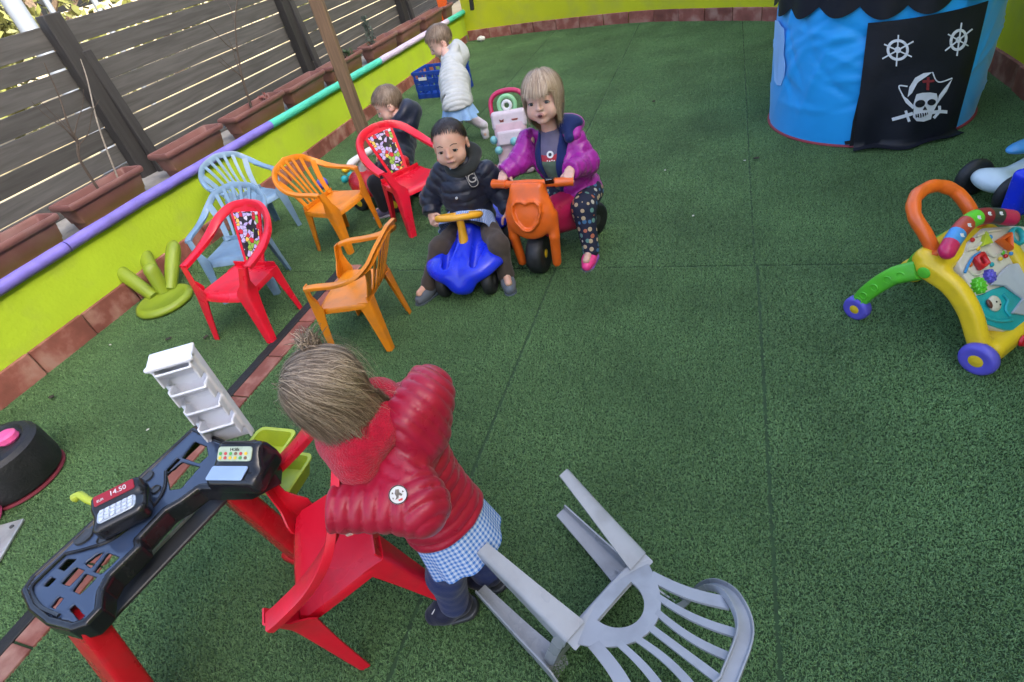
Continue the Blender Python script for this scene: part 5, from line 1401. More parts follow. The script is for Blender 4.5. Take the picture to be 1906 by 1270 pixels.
# ================================================================== PEOPLE
def skin_mat(name, col):
    return mat(name, col, .52, .07, 30, spec=.32, sub=.3, bump=.05, bscale=160, dirt=(col[0] * 1.02, col[1] * .72, col[2] * .68), dscale=17, damt=.5)
SK_fair = skin_mat("fair_skin", (.62, .39, .31)); SK_tan = skin_mat("light_brown_skin", (.58, .355, .265))
M_lip = mat("lips", (.44, .20, .17), .45, .05, 40); M_mouth = mat("mouth_inside", (.06, .012, .015), .5, .1, 30)
M_eyew = mat("eye_white", (.42, .39, .37), .2, .02, 20); M_iris = mat("dark_iris", (.012, .008, .006), .12, .05, 20); M_brow = mat("eyebrow_hair", (.035, .022, .015), .7, .1, 40)
M_browl = mat("fair_eyebrow_hair", (.16, .11, .07), .7, .1, 40)
def cloth(name, col, rough=.8, **k): return mat(name, col, rough, k.pop("var", .12), k.pop("vs", 25), bump=k.pop("bump", .15), bscale=k.pop("bs", 220), spec=k.pop("spec", .25), sheen=k.pop("sheen", .15), **k)
def nylon(name, col, rough=.38): return mat(name, col, rough, .1, 18, bump=.12, bscale=40, spec=.4, sheen=.1)

def head_sdf(S):
    def f(P):
        P = P / S; Q = P.copy(); Q[:, 0] = np.abs(Q[:, 0])
        d = s_ell(P, (0, -.012, .026), (.074, .089, .079))
        d = smin(d, s_ell(P, (0, .022, -.028), (.059, .058, .062)), .03)
        d = smin(d, s_ell(Q, (.036, .041, -.042), (.030, .030, .030)), .022)
        d = smin(d, s_ell(P, (0, .056, -.076), (.022, .020, .017)), .02)
        d = smax(d, -s_ell(Q, (.031, .093, -.004), (.016, .012, .010)), .012)
        d = smin(d, s_cap(P, (0, .078, .004), (0, .089, -.022), .006, .0095), .008)
        d = smin(d, s_ell(Q, (.009, .082, -.025), (.007, .007, .006)), .006)
        d = smin(d, s_ell(P, (0, .0765, -.049), (.020, .010, .009)), .010)
        e = s_ell(Q, (.077, -.012, -.012), (.009, .019, .027), rz(R_(-18)))
        e = smax(e, -s_ell(Q, (.085, -.006, -.012), (.007, .011, .017)), .004)
        d = smin(d, e, .006)
        return d * S
    return f
def hand_sdf(side, curl, spread=.1):
    """hand local frame: y to the fingertips, x towards the thumb for side=+1, z back of the hand"""
    segs = []
    for k, (x, L) in enumerate(((.018, .042), (.006, .047), (-.006, .044), (-.017, .035))):
        p = A(x * side, .048 - .003 * abs(k - 1.3), 0); a = 0; d0 = A(x * spread * 4 * side, 1, 0)
        for q, l in enumerate((.42, .32, .26)):
            a += curl * (.85 if q == 0 else 1.0); dr = A(d0[0] * .3, math.cos(a), -math.sin(a))
            e = p + nrm(dr) * L * l; segs.append((p, e, .0066 - .0006 * q, .0060 - .0006 * q)); p = e
    p = A(.020 * side, .012, -.004)
    for q, (dx, dy, dz, l) in enumerate(((.8, .65, -.35, .022), (.35, .85, -.5 - .3 * curl, .018), (.0, .9, -.6 - .3 * curl, .014))):
        e = p + nrm(A(dx * side, dy, dz)) * l; segs.append((p, e, .0085 - .001 * q, .0075 - .001 * q)); p = e
    def f(P):
        d = s_box(P, (0, .025, 0), (.024, .030, .011), .010)
        d = smin(d, s_cap(P, (0, .0, 0), (0, -.045, 0), .017, .017), .015)
        dd = np.full(len(P), 9.)
        for a, b, r0, r1 in segs: dd = np.minimum(dd, s_cap(P, a, b, r0, r1))
        return smin(d, dd, .004)
    return f
def limb(P, pts, rs, k=.02):
    d = None
    for i in range(len(pts) - 1):
        c = s_cap(P, pts[i], pts[i + 1], rs[i], rs[i + 1]); d = c if d is None else smin(d, c, k)
    return d
def bbox(pts, pad): P = np.array(pts); return P.min(0) - pad, P.max(0) + pad

class Kid:
    def __init__(s, label, base, J, HM, S, skin, group=None):
        s.loc = A(base[0], base[1], 0); s.t = thing("person", label, "child", tuple(s.loc)); s.J = J; s.HM = HM; s.S = S; s.skin = skin
        s.off = TR(-s.loc)
    def body(s, hands=(), hres=.0048):
        J = s.J; parts = []
        def fb(P):
            d = limb(P, [J['pel'], J['chest'], J['neck'], J['head'] - (s.HM[:3, 2] * .05)], [.075, .075, .035, .036], .03)
            for q in ('l', 'r'):
                d = smin(d, limb(P, [J['s' + q], J['e' + q], J['w' + q]], [.030, .025, .018]), .02)
                d = smin(d, limb(P, [J['h' + q], J['k' + q], J['a' + q]], [.045, .034, .025]), .02)
                d = smin(d, s_cap(P, J['a' + q], J['t' + q], .02, .018), .01)
            return d
        lo, hi = bbox([J[k] for k in J], .09)
        parts.append(surfnet(fb, lo, hi, .012))
        V, F = surfnet(head_sdf(s.S), A(-.10, -.115, -.11) * s.S, A(.10, .115, .12) * s.S, hres, 2); V = V @ s.HM[:3, :3].T + s.HM[:3, 3]; parts.append((V, F))
        for (w, d, nz, side, curl) in hands:
            fr = frame(d, nz); M = TR(w, fr); V, F = surfnet(hand_sdf(side, curl), (-.055, -.06, -.065), (.055, .11, .03), .0032); V = V @ M[:3, :3].T + M[:3, 3]; parts.append((V, F))
        mb = MB()
        for V, F in parts: mb.add(V - s.loc, F)
        s.bodyo = mb.build("body", s.skin, s.t, sharp=180)
    def face(s, brow=M_brow, mouth_open=False, iris=M_iris):
        f = head_sdf(1.0)
        def sy(x, z):
            ys = np.linspace(.04, .12, 200); d = f(np.stack([np.full(200, x), ys, np.full(200, z)], 1)); return ys[np.argmax(d > 0)]
        M = s.off @ s.HM @ np.diag([s.S, s.S, s.S, 1])
        def el(name, c, r, m, parent, h=.0026, R=None):
            c = np.array(c); r = np.array(r); V, F = surfnet(lambda P: s_ell(P, c, r, R), c - r.max() * 1.3, c + r.max() * 1.3, h); mb = MB(); mb.add(V, F, M=M); return mb.build(name, m, parent, sharp=180)
        for sd in (-1, 1):
            x = sd * .031; y = sy(abs(x), -.004)
            e = el("eye", (x, y - .0040, -.004), (.0138, .0072, .0058), M_eyew, s.t); el("iris", (x, y - .0008, -.004), (.0086, .0054, .0064), iris, e, .002)
            mb = MB(); mb.tube(catmull([(x - .0155, y - .0006, -.004), (x - .007, y + .0034, .0024), (x + .007, y + .0034, .0024), (x + .0155, y - .0006, -.004)], 5), .0013, 6, M=M); mb.build("eyelashes", M_brow, e)
            zi, zo = .0205, .0190; zz = (zo, .0245, zi) if sd < 0 else (zi, .0245, zo); ys = [sy(abs(x + q), z_) + .0003 for q, z_ in zip((-.015, 0, .015), zz)]
            mb = MB(); mb.tube(catmull([(x - .015, ys[0], zz[0]), (x, ys[1], zz[1]), (x + .015, ys[2], zz[2])], 5), .0018, 6, M=M); mb.build("eyebrow", brow, s.t)
        y = sy(0, -.049)
        if mouth_open:
            l = el("lips", (0, y - .003, -.050), (.0150, .006, .0115), M_lip, s.t); el("mouth", (0, y + .0005, -.050), (.0100, .0042, .0072), M_mouth, l, .002)
        else:
            l = el("lips", (0, y - .003, -.0495), (.0165, .0056, .0056), M_lip, s.t)
            mb = MB(); mb.tube([(-.017, y - .001, -.0498), (0, y + .0032, -.0488), (.017, y - .001, -.0498)], .0011, 6, M=M); mb.build("mouth_line", M_mouth, l)
    def garment(s, name, f, pts, pad, h, m, disp=None, zone=None, parent=None, **kw):
        lo, hi = bbox(pts, pad)
        return sdf_obj(name, f, lo, hi, h, m, parent or s.t, zone=zone, disp=disp, M=s.off, **kw)
    def hair(s, cols, n, L, crown=(0, -.45, .9), g0=.2, g1=.9, fwd=.0, lift=.012, thr=None, bangs=None, width=.0036, seed=1, colliders=(), down=None, cap=.0045, jitter=.12, K=10, Lvar=.25, name="hair"):
        rng = np.random.RandomState(seed); S = s.S; thr = thr or ([0, 45, 75, 95, 120, 180], [40, 36, 22, 2, -22, -36])
        def okdir(d): 
            phi = np.degrees(np.arctan2(np.abs(d[:, 0]), d[:, 1])); el = np.degrees(np.arcsin(np.clip(d[:, 2], -1, 1))); return el - np.interp(phi, *thr)
        c = A(0, -.012, .022) * S; rad = A(.0765, .0915, .0825) * S
        def fcap(P):
            q = (P - c); d = q / (np.linalg.norm(q, axis=1, keepdims=True) + 1e-9)
            return smax(s_ell(P, c, rad + cap), -okdir(d) * .0012, .006)
        V, F = surfnet(fcap, A(-.11, -.12, -.08) * S, A(.11, .12, .13) * S, .006); mb = MB(); M = s.off @ s.HM; mb.add(V, F, 0, M=M)
        cr = nrm(crown); R3 = s.HM[:3, :3]; dn = (R3.T @ A(0, 0, -1)) if down is None else np.asarray(down, float)
        cnt = 0; V = []; F = []; MI = []
        cols_n = len(cols)
        while cnt < n:
            d = nrm(rng.randn(3))
            if okdir(d[None])[0] < 1: continue
            cnt += 1
            p = c + d * rad * 1.02; ll = L * (1 - Lvar * rng.rand()) * S; isb = False
            phi = math.degrees(math.atan2(abs(d[0]), d[1]))
            if bangs is not None and phi < bangs[1] and d[2] > .25 and d[1] > -.05: isb = True; ll = 9
            lay = 1.02 + rng.rand() * lift / .08; pts = [p.copy()]; st = (min(ll, L) if not isb else L) * 1.0 / K * (1 if not isb else 1.0)
            st = (ll / K) if not isb else .10 * S / K * 1.6
            cl = rng.randn(3) * jitter; zb_ = rng.uniform(-.006, .012)
            for k in range(K):
                dd = nrm((p - c) / rad); flow = dd * (cr @ dd) - cr; flow = nrm(flow + 1e-6)
                g = g0 + (g1 - g0) * (k / K)
                v = nrm(flow * (1 - g) + dn * g + A(0, fwd, 0) + cl * .35 + rng.randn(3) * jitter * .25)
                if isb: v = nrm(A(d[0] * .5, .9, -.15) * (1 - k / K) + dn * (k / K) * 1.6 + A(0, 0, -.25))
                p = p + v * st
                e = (p - c) / (rad * lay); q = np.linalg.norm(e)
                if q < 1: p = c + e / q * rad * lay
                for (cc, cr_) in colliders:
                    w = p - cc; q = np.linalg.norm(w)
                    if q < cr_: p = cc + w / q * cr_
                if not isb and abs(p[0]) < .060 * S and p[1] > .015 * S and p[2] < .034 * S:
                    p[0] = (1 if p[0] + d[0] * .2 > 0 else -1) * (.062 + .012 * rng.rand()) * S; p[1] = min(p[1], (.045 + .015 * rng.rand()) * S)
                pts.append(p.copy())
                if isb and p[1] > .03 * S and p[2] < (bangs[0] + zb_) * S: break
            if len(pts) < 3: continue
            pts = np.array(pts); T = np.gradient(pts, axis=0); m = len(pts); N = (pts - c) / rad ** 2; W = np.cross(T, N); W /= np.linalg.norm(W, axis=1, keepdims=True) + 1e-9
            wd = width * S * rng.uniform(.6, 1.2) * np.interp(np.linspace(0, 1, m), [0, .15, .75, 1], [.6, 1, .9, .2])
            k0 = len(V); 
            for i in range(m): V += [pts[i] - W[i] * wd[i] / 2, pts[i] + W[i] * wd[i] / 2]
            ci = rng.randint(cols_n)
            for i in range(m - 1): F.append((k0 + 2 * i, k0 + 2 * i + 1, k0 + 2 * i + 3, k0 + 2 * i + 2)); MI.append(ci)
        n0 = mb.n; Vn = np.array(V) @ M[:3, :3].T + M[:3, 3]; mb.v.append(Vn)
        for q, ci in zip(F, MI): mb.f.append(tuple(i + n0 for i in q)); mb.mi.append(ci)
        mb.n += len(Vn)
        return mb.build(name, cols, s.t, sharp=180)
    def shoe(s, a, toe, col, sole, name="shoe", sc=1.0):
        a = np.array(a, float); toe = np.array(toe, float); d = nrm(A(toe[0] - a[0], toe[1] - a[1], toe[2] - a[2])); fr = frame(d, A(0, 0, 1)); M = TR(A(a[0], a[1], a[2]) , fr)
        def f(P):
            P = P / sc; e = limb(P, [(0, -.012, .0), (0, .04, -.012), (0, .075, -.018)], [.030, .032, .026], .02); e = smin(e, s_cap(P, (0, -.005, .0), (0, -.008, .035), .029, .030), .02)
            return smax(e, -(P[:, 2] + .038), .004) * sc
        def fs(P):
            P = P / sc; return smax(np.minimum(s_cap(P * A(1, 1, 0), (0, -.012, 0), (0, .078, 0), .033, .031), 9), np.abs(P[:, 2] + .040) - .008, .005) * sc
        o = sdf_obj(name, f, A(-.045, -.055, -.055) * sc, A(.045, .115, .08) * sc, .0055, col, s.t, M=s.off @ M)
        sdf_obj("sole", fs, A(-.045, -.055, -.06) * sc, A(.045, .12, -.02) * sc, .0055, sole, o, M=s.off @ M)
        return o
def quilt(J, segs, pitch, amp, seed=0, extra=None, fine=.0015):
    """segs: list of (a, b, radius) ; displacement of stitched tubes across each segment's axis"""
    def disp(V):
        best = np.full(len(V), 9.); q = np.zeros(len(V))
        for a, b, r in segs:
            a = np.asarray(a, float); dd = np.asarray(b, float) - a; L = np.linalg.norm(dd); t = ((V - a) @ dd) / L
            tc = np.clip(t, 0, L); dist = np.linalg.norm(V - a - (tc / L)[:, None] * dd, axis=1) - r
            m = dist < best; best[m] = dist[m]; q[m] = t[m]
        w = wob(V, 14, seed) * .12
        x = np.abs(np.sin(np.pi * (q / pitch + w)))
        o = amp * (x ** .38 - .72) + fine * wob(V, 90, seed + 1) + .002 * wob(V, 35, seed + 2)
        return o
    return disp
def wrinkle(amp, sc, seed=0): return lambda V: amp * wob(V, sc, seed)
def jacket_f(J, rc, rh, ra, arm_end=.9, hem=None, hemn=None, collar=True, shoulder=.0):
    def f(P):
        d = limb(P, [J['hemc'], J['chest'], J['nk0']], [rh, rc, rc * .62], .05)
        for q in ('l', 'r'):
            w = J['e' + q] + (J['w' + q] - J['e' + q]) * arm_end
            d = smin(d, limb(P, [J['s' + q], J['e' + q], w], [ra * 1.1, ra, ra * .86], .03), .035)
            ax = nrm(J['w' + q] - J['e' + q]); d = np.where(np.linalg.norm(P - w, axis=1) < ra * 2.2, smax(d, s_plane(P, w + ax * .006, ax), .008), d)
        d = smax(d, s_plane(P, J['hemc'] + J['hemn'] * .0, J['hemn']), .012)
        return d
    return f
def gingham(name, c1=(.50, .58, .74), c2=(.05, .17, .52), freq=1.0):
    m = bpy.data.materials.new(name); m.use_nodes = True; nt = m.node_tree; b = nt.nodes["Principled BSDF"]; outs = []
    for an in ("gu", "gv"):
        a = nt.nodes.new("ShaderNodeAttribute"); a.attribute_name = an
        fr = nt.nodes.new("ShaderNodeMath"); fr.operation = 'FRACT'; nt.links.new(a.outputs["Fac"], fr.inputs[0])
        lt = nt.nodes.new("ShaderNodeMath"); lt.operation = 'LESS_THAN'; lt.inputs[1].default_value = .5; nt.links.new(fr.outputs[0], lt.inputs[0]); outs.append(lt)
    ad = nt.nodes.new("ShaderNodeMath"); ad.operation = 'ADD'; nt.links.new(outs[0].outputs[0], ad.inputs[0]); nt.links.new(outs[1].outputs[0], ad.inputs[1])
    hf = nt.nodes.new("ShaderNodeMath"); hf.operation = 'MULTIPLY'; hf.inputs[1].default_value = .5; nt.links.new(ad.outputs[0], hf.inputs[0])
    mx = nt.nodes.new("ShaderNodeMix"); mx.data_type = 'RGBA'; mx.inputs["A"].default_value = (*c1, 1); mx.inputs["B"].default_value = (*c2, 1)
    nt.links.new(hf.outputs[0], mx.inputs["Factor"]); nt.links.new(mx.outputs["Result"], b.inputs["Base Color"]); b.inputs["Roughness"].default_value = .85; b.inputs["Specular IOR Level"].default_value = .2
    return m
M_ging = gingham("blue_gingham")
def skirt(kid, top, bot, ax_side, r0, r1, name, m, ruff=.012, pitch=.012, squash=.85, n=72, rows=14):
    top, bot = np.array(top, float), np.array(bot, float); ax = nrm(bot - top); e1 = nrm(np.array(ax_side) - ax * (np.array(ax_side) @ ax)); e2 = np.cross(ax, e1)
    G = np.zeros((n, rows, 3)); gu = []; gv = []; L = np.linalg.norm(bot - top)
    for i in range(n):
        a = 2 * math.pi * i / n
        for j in range(rows):
            f = j / (rows - 1); r = r0 + (r1 - r0) * f + ruff * f * math.sin(a * 9 + 1.3 * math.sin(a * 2)); G[i, j] = top + (bot - top) * f + e1 * r * math.cos(a) + e2 * r * squash * math.sin(a) + ax * ruff * .4 * f * math.sin(a * 4)
            gu.append(a * (r0 + r1) / 2 / pitch); gv.append(L * f / pitch)
    G = G - kid.loc; mb = MB(); mb.slab(G, .004, closed_u=True); o = mb.build(name, m, kid.t, sharp=80)
    for an, v in (("gu", gu), ("gv", gv)):
        at = o.data.attributes.new(an, 'FLOAT', 'POINT'); at.data.foreach_set("value", np.tile(np.array(v), 2))
    return o

# ------------------------------------------------------------------ girl in the red padded jacket (foreground)
hA = az(612, 730, .815); HA = TR(hA, frame(A(-.66, -.16, -.70), A(-.55, -.18, .80)))
J = dict(pel=az(846, 985, .33), chest=az(752, 862, .54), neck=az(690, 775, .69), head=hA)
J['sl'] = az(725, 842, .62); J['el'] = az(782, 942, .57); J['wl'] = az(622, 945, .615)
J['sr'] = J['chest'] + A(-.03, .115, .06); J['er'] = J['sr'] + A(-.10, .05, -.12); J['wr'] = J['er'] + A(-.13, -.03, -.01)
J['hl'] = J['pel'] + A(0, -.045, -.02); J['hr'] = J['pel'] + A(0, .045, -.02)
J['al'] = az(846, 1118, .065); J['ar'] = az(905, 1062, .065); J['kl'] = (J['hl'] + J['al']) / 2 + A(-.015, 0, .01); J['kr'] = (J['hr'] + J['ar']) / 2 + A(-.01, 0, .01)
J['tl'] = J['al'] + A(-.05, -.02, -.03); J['tr'] = J['ar'] + A(-.05, .0, -.03)
K1 = Kid("child in a red padded jacket and blue gingham smock bending over the tilted red chair", J['pel'], J, HA, .84, SK_fair)
K1.body(hands=[(J['wl'] - nrm(J['wl'] - J['el']) * .075, nrm(J['wl'] - J['el']), A(0, -.2, 1), -1, 1.1), (J['wr'], nrm(J['wr'] - J['er']), A(0, 0, 1), 1, .5)], hres=.006)
K1.face(M_browl)
ax = nrm(J['chest'] - J['pel']); J['hemc'] = J['pel'] + ax * .035 ; J['hemn'] = -ax; J['nk0'] = J['neck'] + A(.01, 0, -.03)
M_rj = nylon("red_padded_nylon", (.33, .004, .028), .32)
hd_ = az(778, 752, .69)
def f1(P):
    d = jacket_f(J, .094, .104, .056, 1.0)(P)
    h = s_ell(P, hd_, (.075, .100, .070)); h = smin(h, s_ell(P, hd_ + A(.0, -.035, -.055), (.068, .072, .06)), .04); h = smax(h, -s_ell(P, hd_ + A(-.075, .01, .055), (.055, .085, .05)), .015)
    return smin(d, h, .022)
segs = [(J['hemc'], J['nk0'], .11), (J['sl'], J['el'], .055), (J['el'], J['wl'], .05), (J['sr'], J['er'], .055), (J['er'], J['wr'], .05), (hd_ + A(.03, .07, .02), hd_ + A(-.02, -.09, -.02), .08)]
jk = K1.garment("jacket", f1, [J['hemc'], J['chest'], J['nk0'], J['el'], J['wl'], J['wr'], hd_], .15, .0052, M_rj, disp=quilt(J, segs, .027, .0072, 3, fine=.0012))
# fleece collar wrapping the neck
M_fl = mat("red_fleece", (.44, .005, .028), .95, .2, 60, bump=.7, bscale=260, spec=.1, sheen=.25)
nk = az(672, 788, .695); nax = nrm(hA - J['chest'])
def f2(P): 
    d = s_torus(P, nk, nax, .066, .040); d = smin(d, s_cap(P, nk + A(.03, .05, .02), nk + A(.02, -.08, -.04), .045, .045), .03)
    return d
K1.garment("fleece_collar", f2, [nk], .135, .0065, M_fl, disp=wrinkle(.003, 60, 4), parent=jk)
# sleeve badge
bp_ = az(741, 921, .52)
def badge():
    d = nrm(A(0, 0, CAM_H) - bp_); fr = frame(np.cross(d, A(.2, .9, .3)), d); R3 = np.stack([nrm(np.cross(A(.35, -.2, .9), d)), np.cross(d, nrm(np.cross(A(.35, -.2, .9), d))), d], 1)
    # rest the badge on the outermost jacket point along that direction
    V = np.array([v.co[:] for v in jk.data.vertices]) + K1.loc; o = A(0, 0, CAM_H); w = V - o; rr = ray(741, 921); rr = nrm(rr); t = w @ rr; e = np.linalg.norm(w - t[:, None] * rr, axis=1)
    near = t[e < .022].min(); c = o + rr * (near - .001)
    M = K1.off @ TR(c, R3)
    mb = MB(); mb.prism(circ(.0185, 28), -.004, .002, .0008, M=M); b = mb.build("round_badge", mat("badge_white", (.66, .66, .66), .6, .05, 30), jk)
    mb = MB(); a_ = np.arange(40) * 2 * np.pi / 40; mb.tube([(.0172 * math.cos(q), .0172 * math.sin(q), .0022) for q in a_], .0011, 5, closed=True, M=M); mb.build("badge_ring", P_blk, b)
    for pl_ in ([(-.003, .011), (.003, .010), (.003, .004), (.008, -.001), (.006, -.004), (.001, -.001), (-.001, -.007), (-.007, -.008), (-.004, -.003), (-.006, .003)], [(-.012, .004), (-.010, .008), (-.008, .003)], [(.009, .006), (.012, .003), (.008, .002)], [(-.012, -.003), (-.009, -.004), (-.011, -.007)]):
        mb = MB(); mb.prism(pl_, .002, .0030, M=M); mb.build("badge_figure", P_blk, b)
    mb = MB(); mb.prism([(-.002, -.009), (.007, -.008), (.006, -.012), (-.001, -.0125)], .002, .003, M=M); mb.build("badge_word", P_red, b)
badge()
skirt(K1, J['pel'] + ax * .05, J['pel'] - ax * .045 + A(0, 0, -.015), A(0, 1, 0), .096, .106, "gingham_smock", M_ging, .005, .0115, .95)
M_navy = cloth("navy_denim", (.010, .022, .10), .8)
def f3(P): return smin(limb(P, [J['hl'], J['kl'], J['al']], [.058, .048, .042], .03), limb(P, [J['hr'], J['kr'], J['ar']], [.058, .048, .042], .03), .02)
K1.garment("trousers", f3, [J['hl'], J['hr'], J['al'], J['ar']], .08, .008, M_navy, disp=wrinkle(.003, 60, 6))
M_boot = cloth("navy_boot", (.010, .012, .035), .5); 
for q in ('l', 'r'):
    sh = K1.shoe(J['a' + q] + A(0, 0, -.015), J['t' + q] + A(0, 0, .0), M_boot, P_dgry, "boot", 1.05)
    for k in range(4):
        c = J['t' + q] + A(.012 * k - .005, .012 * (k % 2) - .01, .012 - .001 * k); mb = MB(); mb.tube([c + A(0, -.012, .004), c + A(.006, 0, .010), c + A(0, .012, .004)] - K1.loc, .0016, 5); mb.build("boot_print", P_wht if k != 1 else P_red, sh)
HB = [cloth("ash_brown_hair_a", (.21, .155, .105), .5, bump=0, sheen=0, spec=.5), cloth("ash_brown_hair_b", (.13, .092, .060), .5, bump=0, sheen=0, spec=.5), cloth("ash_blond_hair", (.40, .31, .215), .5, bump=0, sheen=0, spec=.5)]
K1.hair(HB, 12000, .185, crown=(-.25, .25, 1.0), g0=.02, g1=.92, lift=.013, thr=([0, 45, 75, 95, 120, 180], [36, 30, 8, -26, -42, -48]), seed=4, jitter=.055, width=.0013, K=11, Lvar=.45)
K1.hair([HB[2], HB[0]], 260, .19, crown=(-.25, .25, 1.0), g0=.0, g1=.8, lift=.035, thr=([0, 45, 75, 95, 120, 180], [36, 30, 8, -26, -42, -48]), seed=44, jitter=.30, width=.0010, K=11, Lvar=.5, cap=-.01, name="stray_hair")
# little tied tuft on top
tb_ = az(592, 668, .885); tt_ = az(570, 626, .93); mb = MB(); rg = np.random.RandomState(2)
for k in range(220):
    e = tt_ + rg.randn(3) * A(.014, .014, .008); o_ = tb_ + rg.randn(3) * .009; md_ = (o_ + e) / 2 + rg.randn(3) * .005 + A(0, 0, .012)
    mb.tube(catmull([o_, md_, e], 4) - K1.loc, np.linspace(.0016, .0005, 9), 4, mi=k % 3)
tu = mb.build("hair_tuft", HB, K1.t, sharp=180)
mb = MB(); c = tb_ * .75 + tt_ * .25; d = nrm(tt_ - tb_); e1 = nrm(np.cross(d, A(1, 0, 0))); e2 = np.cross(d, e1); mb.tube([c + .012 * (e1 * math.cos(q) + e2 * math.sin(q)) - K1.loc for q in np.arange(16) * .3927], .003, 6, closed=True); mb.build("hair_tie", HB[2], tu)

# ------------------------------------------------------------------ boy on the blue car
hB = onplane(838, 268, (0, 2.40, 0), (0, 1, 0)); HBm = TR(hB, frame(A(.20, -.95, -.06), A(-.02, -.04, 1)))
atY = lambda x, y, Y: onplane(x, y, (0, Y, 0), (0, 1, 0))
J = dict(pel=A(-1.205, 2.44, .195), chest=atY(862, 352, 2.44), neck=atY(856, 304, 2.43), head=hB)
J['sr'] = atY(824, 322, 2.43); J['sl'] = atY(903, 320, 2.46); J['er'] = atY(802, 370, 2.42); J['el'] = atY(936, 362, 2.48); J['wr'] = atY(803, 400, 2.36); J['wl'] = atY(948, 394, 2.42)
J['hr'] = J['pel'] + A(-.065, -.02, 0); J['hl'] = J['pel'] + A(.065, -.02, 0)
J['kr'] = az(818, 462, .21); J['kl'] = az(928, 456, .21); J['ar'] = az(797, 528, .075); J['al'] = az(941, 508, .075); J['tr'] = J['ar'] + A(-.03, -.06, -.02); J['tl'] = J['al'] + A(.03, -.06, -.02)
K2 = Kid("child with dark hair in a navy padded jacket with letter patch, riding the blue car", J['pel'], J, HBm, 1.03, SK_tan)
K2.body(hands=[(J['wr'], nrm(J['wr'] - J['er'] + A(.05, -.05, 0)), A(-.5, -.7, .4), -1, .7), (J['wl'], nrm(J['wl'] - J['el'] + A(0, -.03, -.02)), A(.5, -.7, .4), 1, .6)])
K2.face(M_brow)
J['hemc'] = J['pel'] + A(0, -.01, .03); J['hemn'] = A(0, .1, -1.); J['nk0'] = J['neck'] + A(0, .01, -.03)
M_nj = nylon("navy_padded_nylon", (.007, .010, .024), .42); M_nh = cloth("charcoal_lining", (.022, .026, .026), .9)
hood = J['neck'] + A(.0, .06, .02)
segs = [(J['hemc'], J['nk0'], .1), (J['sl'], J['el'], .05), (J['el'], J['wl'], .05), (J['sr'], J['er'], .05), (J['er'], J['wr'], .05)]
jk2 = K2.garment("jacket", jacket_f(J, .106, .122, .053, .92), [J['hemc'], J['chest'], J['nk0'], J['el'], J['er'], J['wl'], J['wr']], .13, .0068, M_nj, disp=quilt(J, segs, .050, .008, 5))
K2.garment("hood", lambda P: smin(s_torus(P, J['neck'] + A(.005, .012, .002), nrm(A(.05, -.45, .9)), .066, .026), s_ell(P, hood + A(.01, .01, 0), (.085, .045, .055)), .03), [J['neck'], hood], .13, .0068, M_nh, disp=wrinkle(.0025, 55, 4), parent=jk2)
def decal_frame(jobj, kid, px, py, upv, lift=.002, rad=.02):
    V = np.array([v.co[:] for v in jobj.data.vertices]) + kid.loc; N = np.array([v.normal[:] for v in jobj.data.vertices]); o = A(0, 0, CAM_H); rr = nrm(ray(px, py)); w = V - o; t = w @ rr; e = np.linalg.norm(w - t[:, None] * rr, axis=1)
    m = (e < rad); tm = t[m].min(); m = m & (t < tm + .04); n = nrm(N[m].mean(0)); c = o + rr * tm
    u = nrm(np.array(upv) - n * (np.array(upv) @ n)); r = np.cross(u, n); return kid.off @ TR(c + n * lift, np.stack([r, u, n], 1))
M = decal_frame(jk2, K2, 878, 333, A(-.12, 0, 1))
mb = MB(); oct_ = [(-.011, .038), (.022, .038), (.022, .012), (.022, -.024), (.010, -.038), (-.010, -.038), (-.022, -.024), (-.022, .026)]; mb.prism(oct_, -.012, .001, .0008, M=M); pt_ = mb.build("letter_patch", cloth("patch_navy", (.012, .014, .022), .9), jk2, smooth=False)
M_pl = cloth("patch_thread", (.30, .29, .28), .9)
mb = MB(); mb.tube([(*p, .0015) for p in catmull([A(*q, 0) for q in oct_], 2, True)[:, :2]], .0016, 5, closed=True, M=M); mb.build("patch_border", M_pl, pt_)
text_mesh("letter", "G", .062, M_pl, pt_, M @ TR((0, 0, .0015)), .0012)
for (px, py) in ((839, 314), (850, 369)):
    Mb = decal_frame(jk2, K2, px, py, A(0, 0, 1)); mb = MB(); mb.prism(circ(.0065, 14), -.004, .002, .001, M=Mb); mb.build("snap_button", P_sil, jk2)
skirt(K2, J['pel'] + A(0, -.01, .06), J['pel'] + A(0, -.10, .005), A(1, 0, 0), .118, .160, "gingham_smock", M_ging, .008, .010, .9)
M_br = cloth("brown_trousers", (.055, .042, .034), .85)
def f3(P): return smin(limb(P, [J['hl'], J['kl'], J['al'] + A(0, 0, -.008)], [.060, .048, .040], .03), limb(P, [J['hr'], J['kr'], J['ar'] + A(0, 0, -.008)], [.060, .048, .040], .03), .02)
K2.garment("trousers", f3, [J['hl'], J['hr'], J['kl'], J['kr'], J['al'], J['ar']], .075, .008, M_br, disp=wrinkle(.0035, 55, 6))
for q in ('l', 'r'): K2.shoe(J['a' + q] + A(0, 0, -.026), J['t' + q] + A(0, 0, -.012), cloth("grey_blue_shoe", (.10, .12, .15), .7), cloth("slate_sole", (.05, .07, .09), .6), "shoe", 1.0)
DK = [cloth("dark_hair_a", (.018, .012, .010), .4, bump=0, sheen=0, spec=.5), cloth("dark_hair_b", (.030, .020, .016), .4, bump=0, sheen=0, spec=.5)]
K2.hair(DK, 3200, .030, crown=(0, -.5, .85), g0=.1, g1=.35, lift=.006, fwd=.12, seed=6, width=.0022, K=6, thr=([0, 35, 60, 80, 100, 125, 180], [50, 47, 34, 12, 4, -18, -32]))

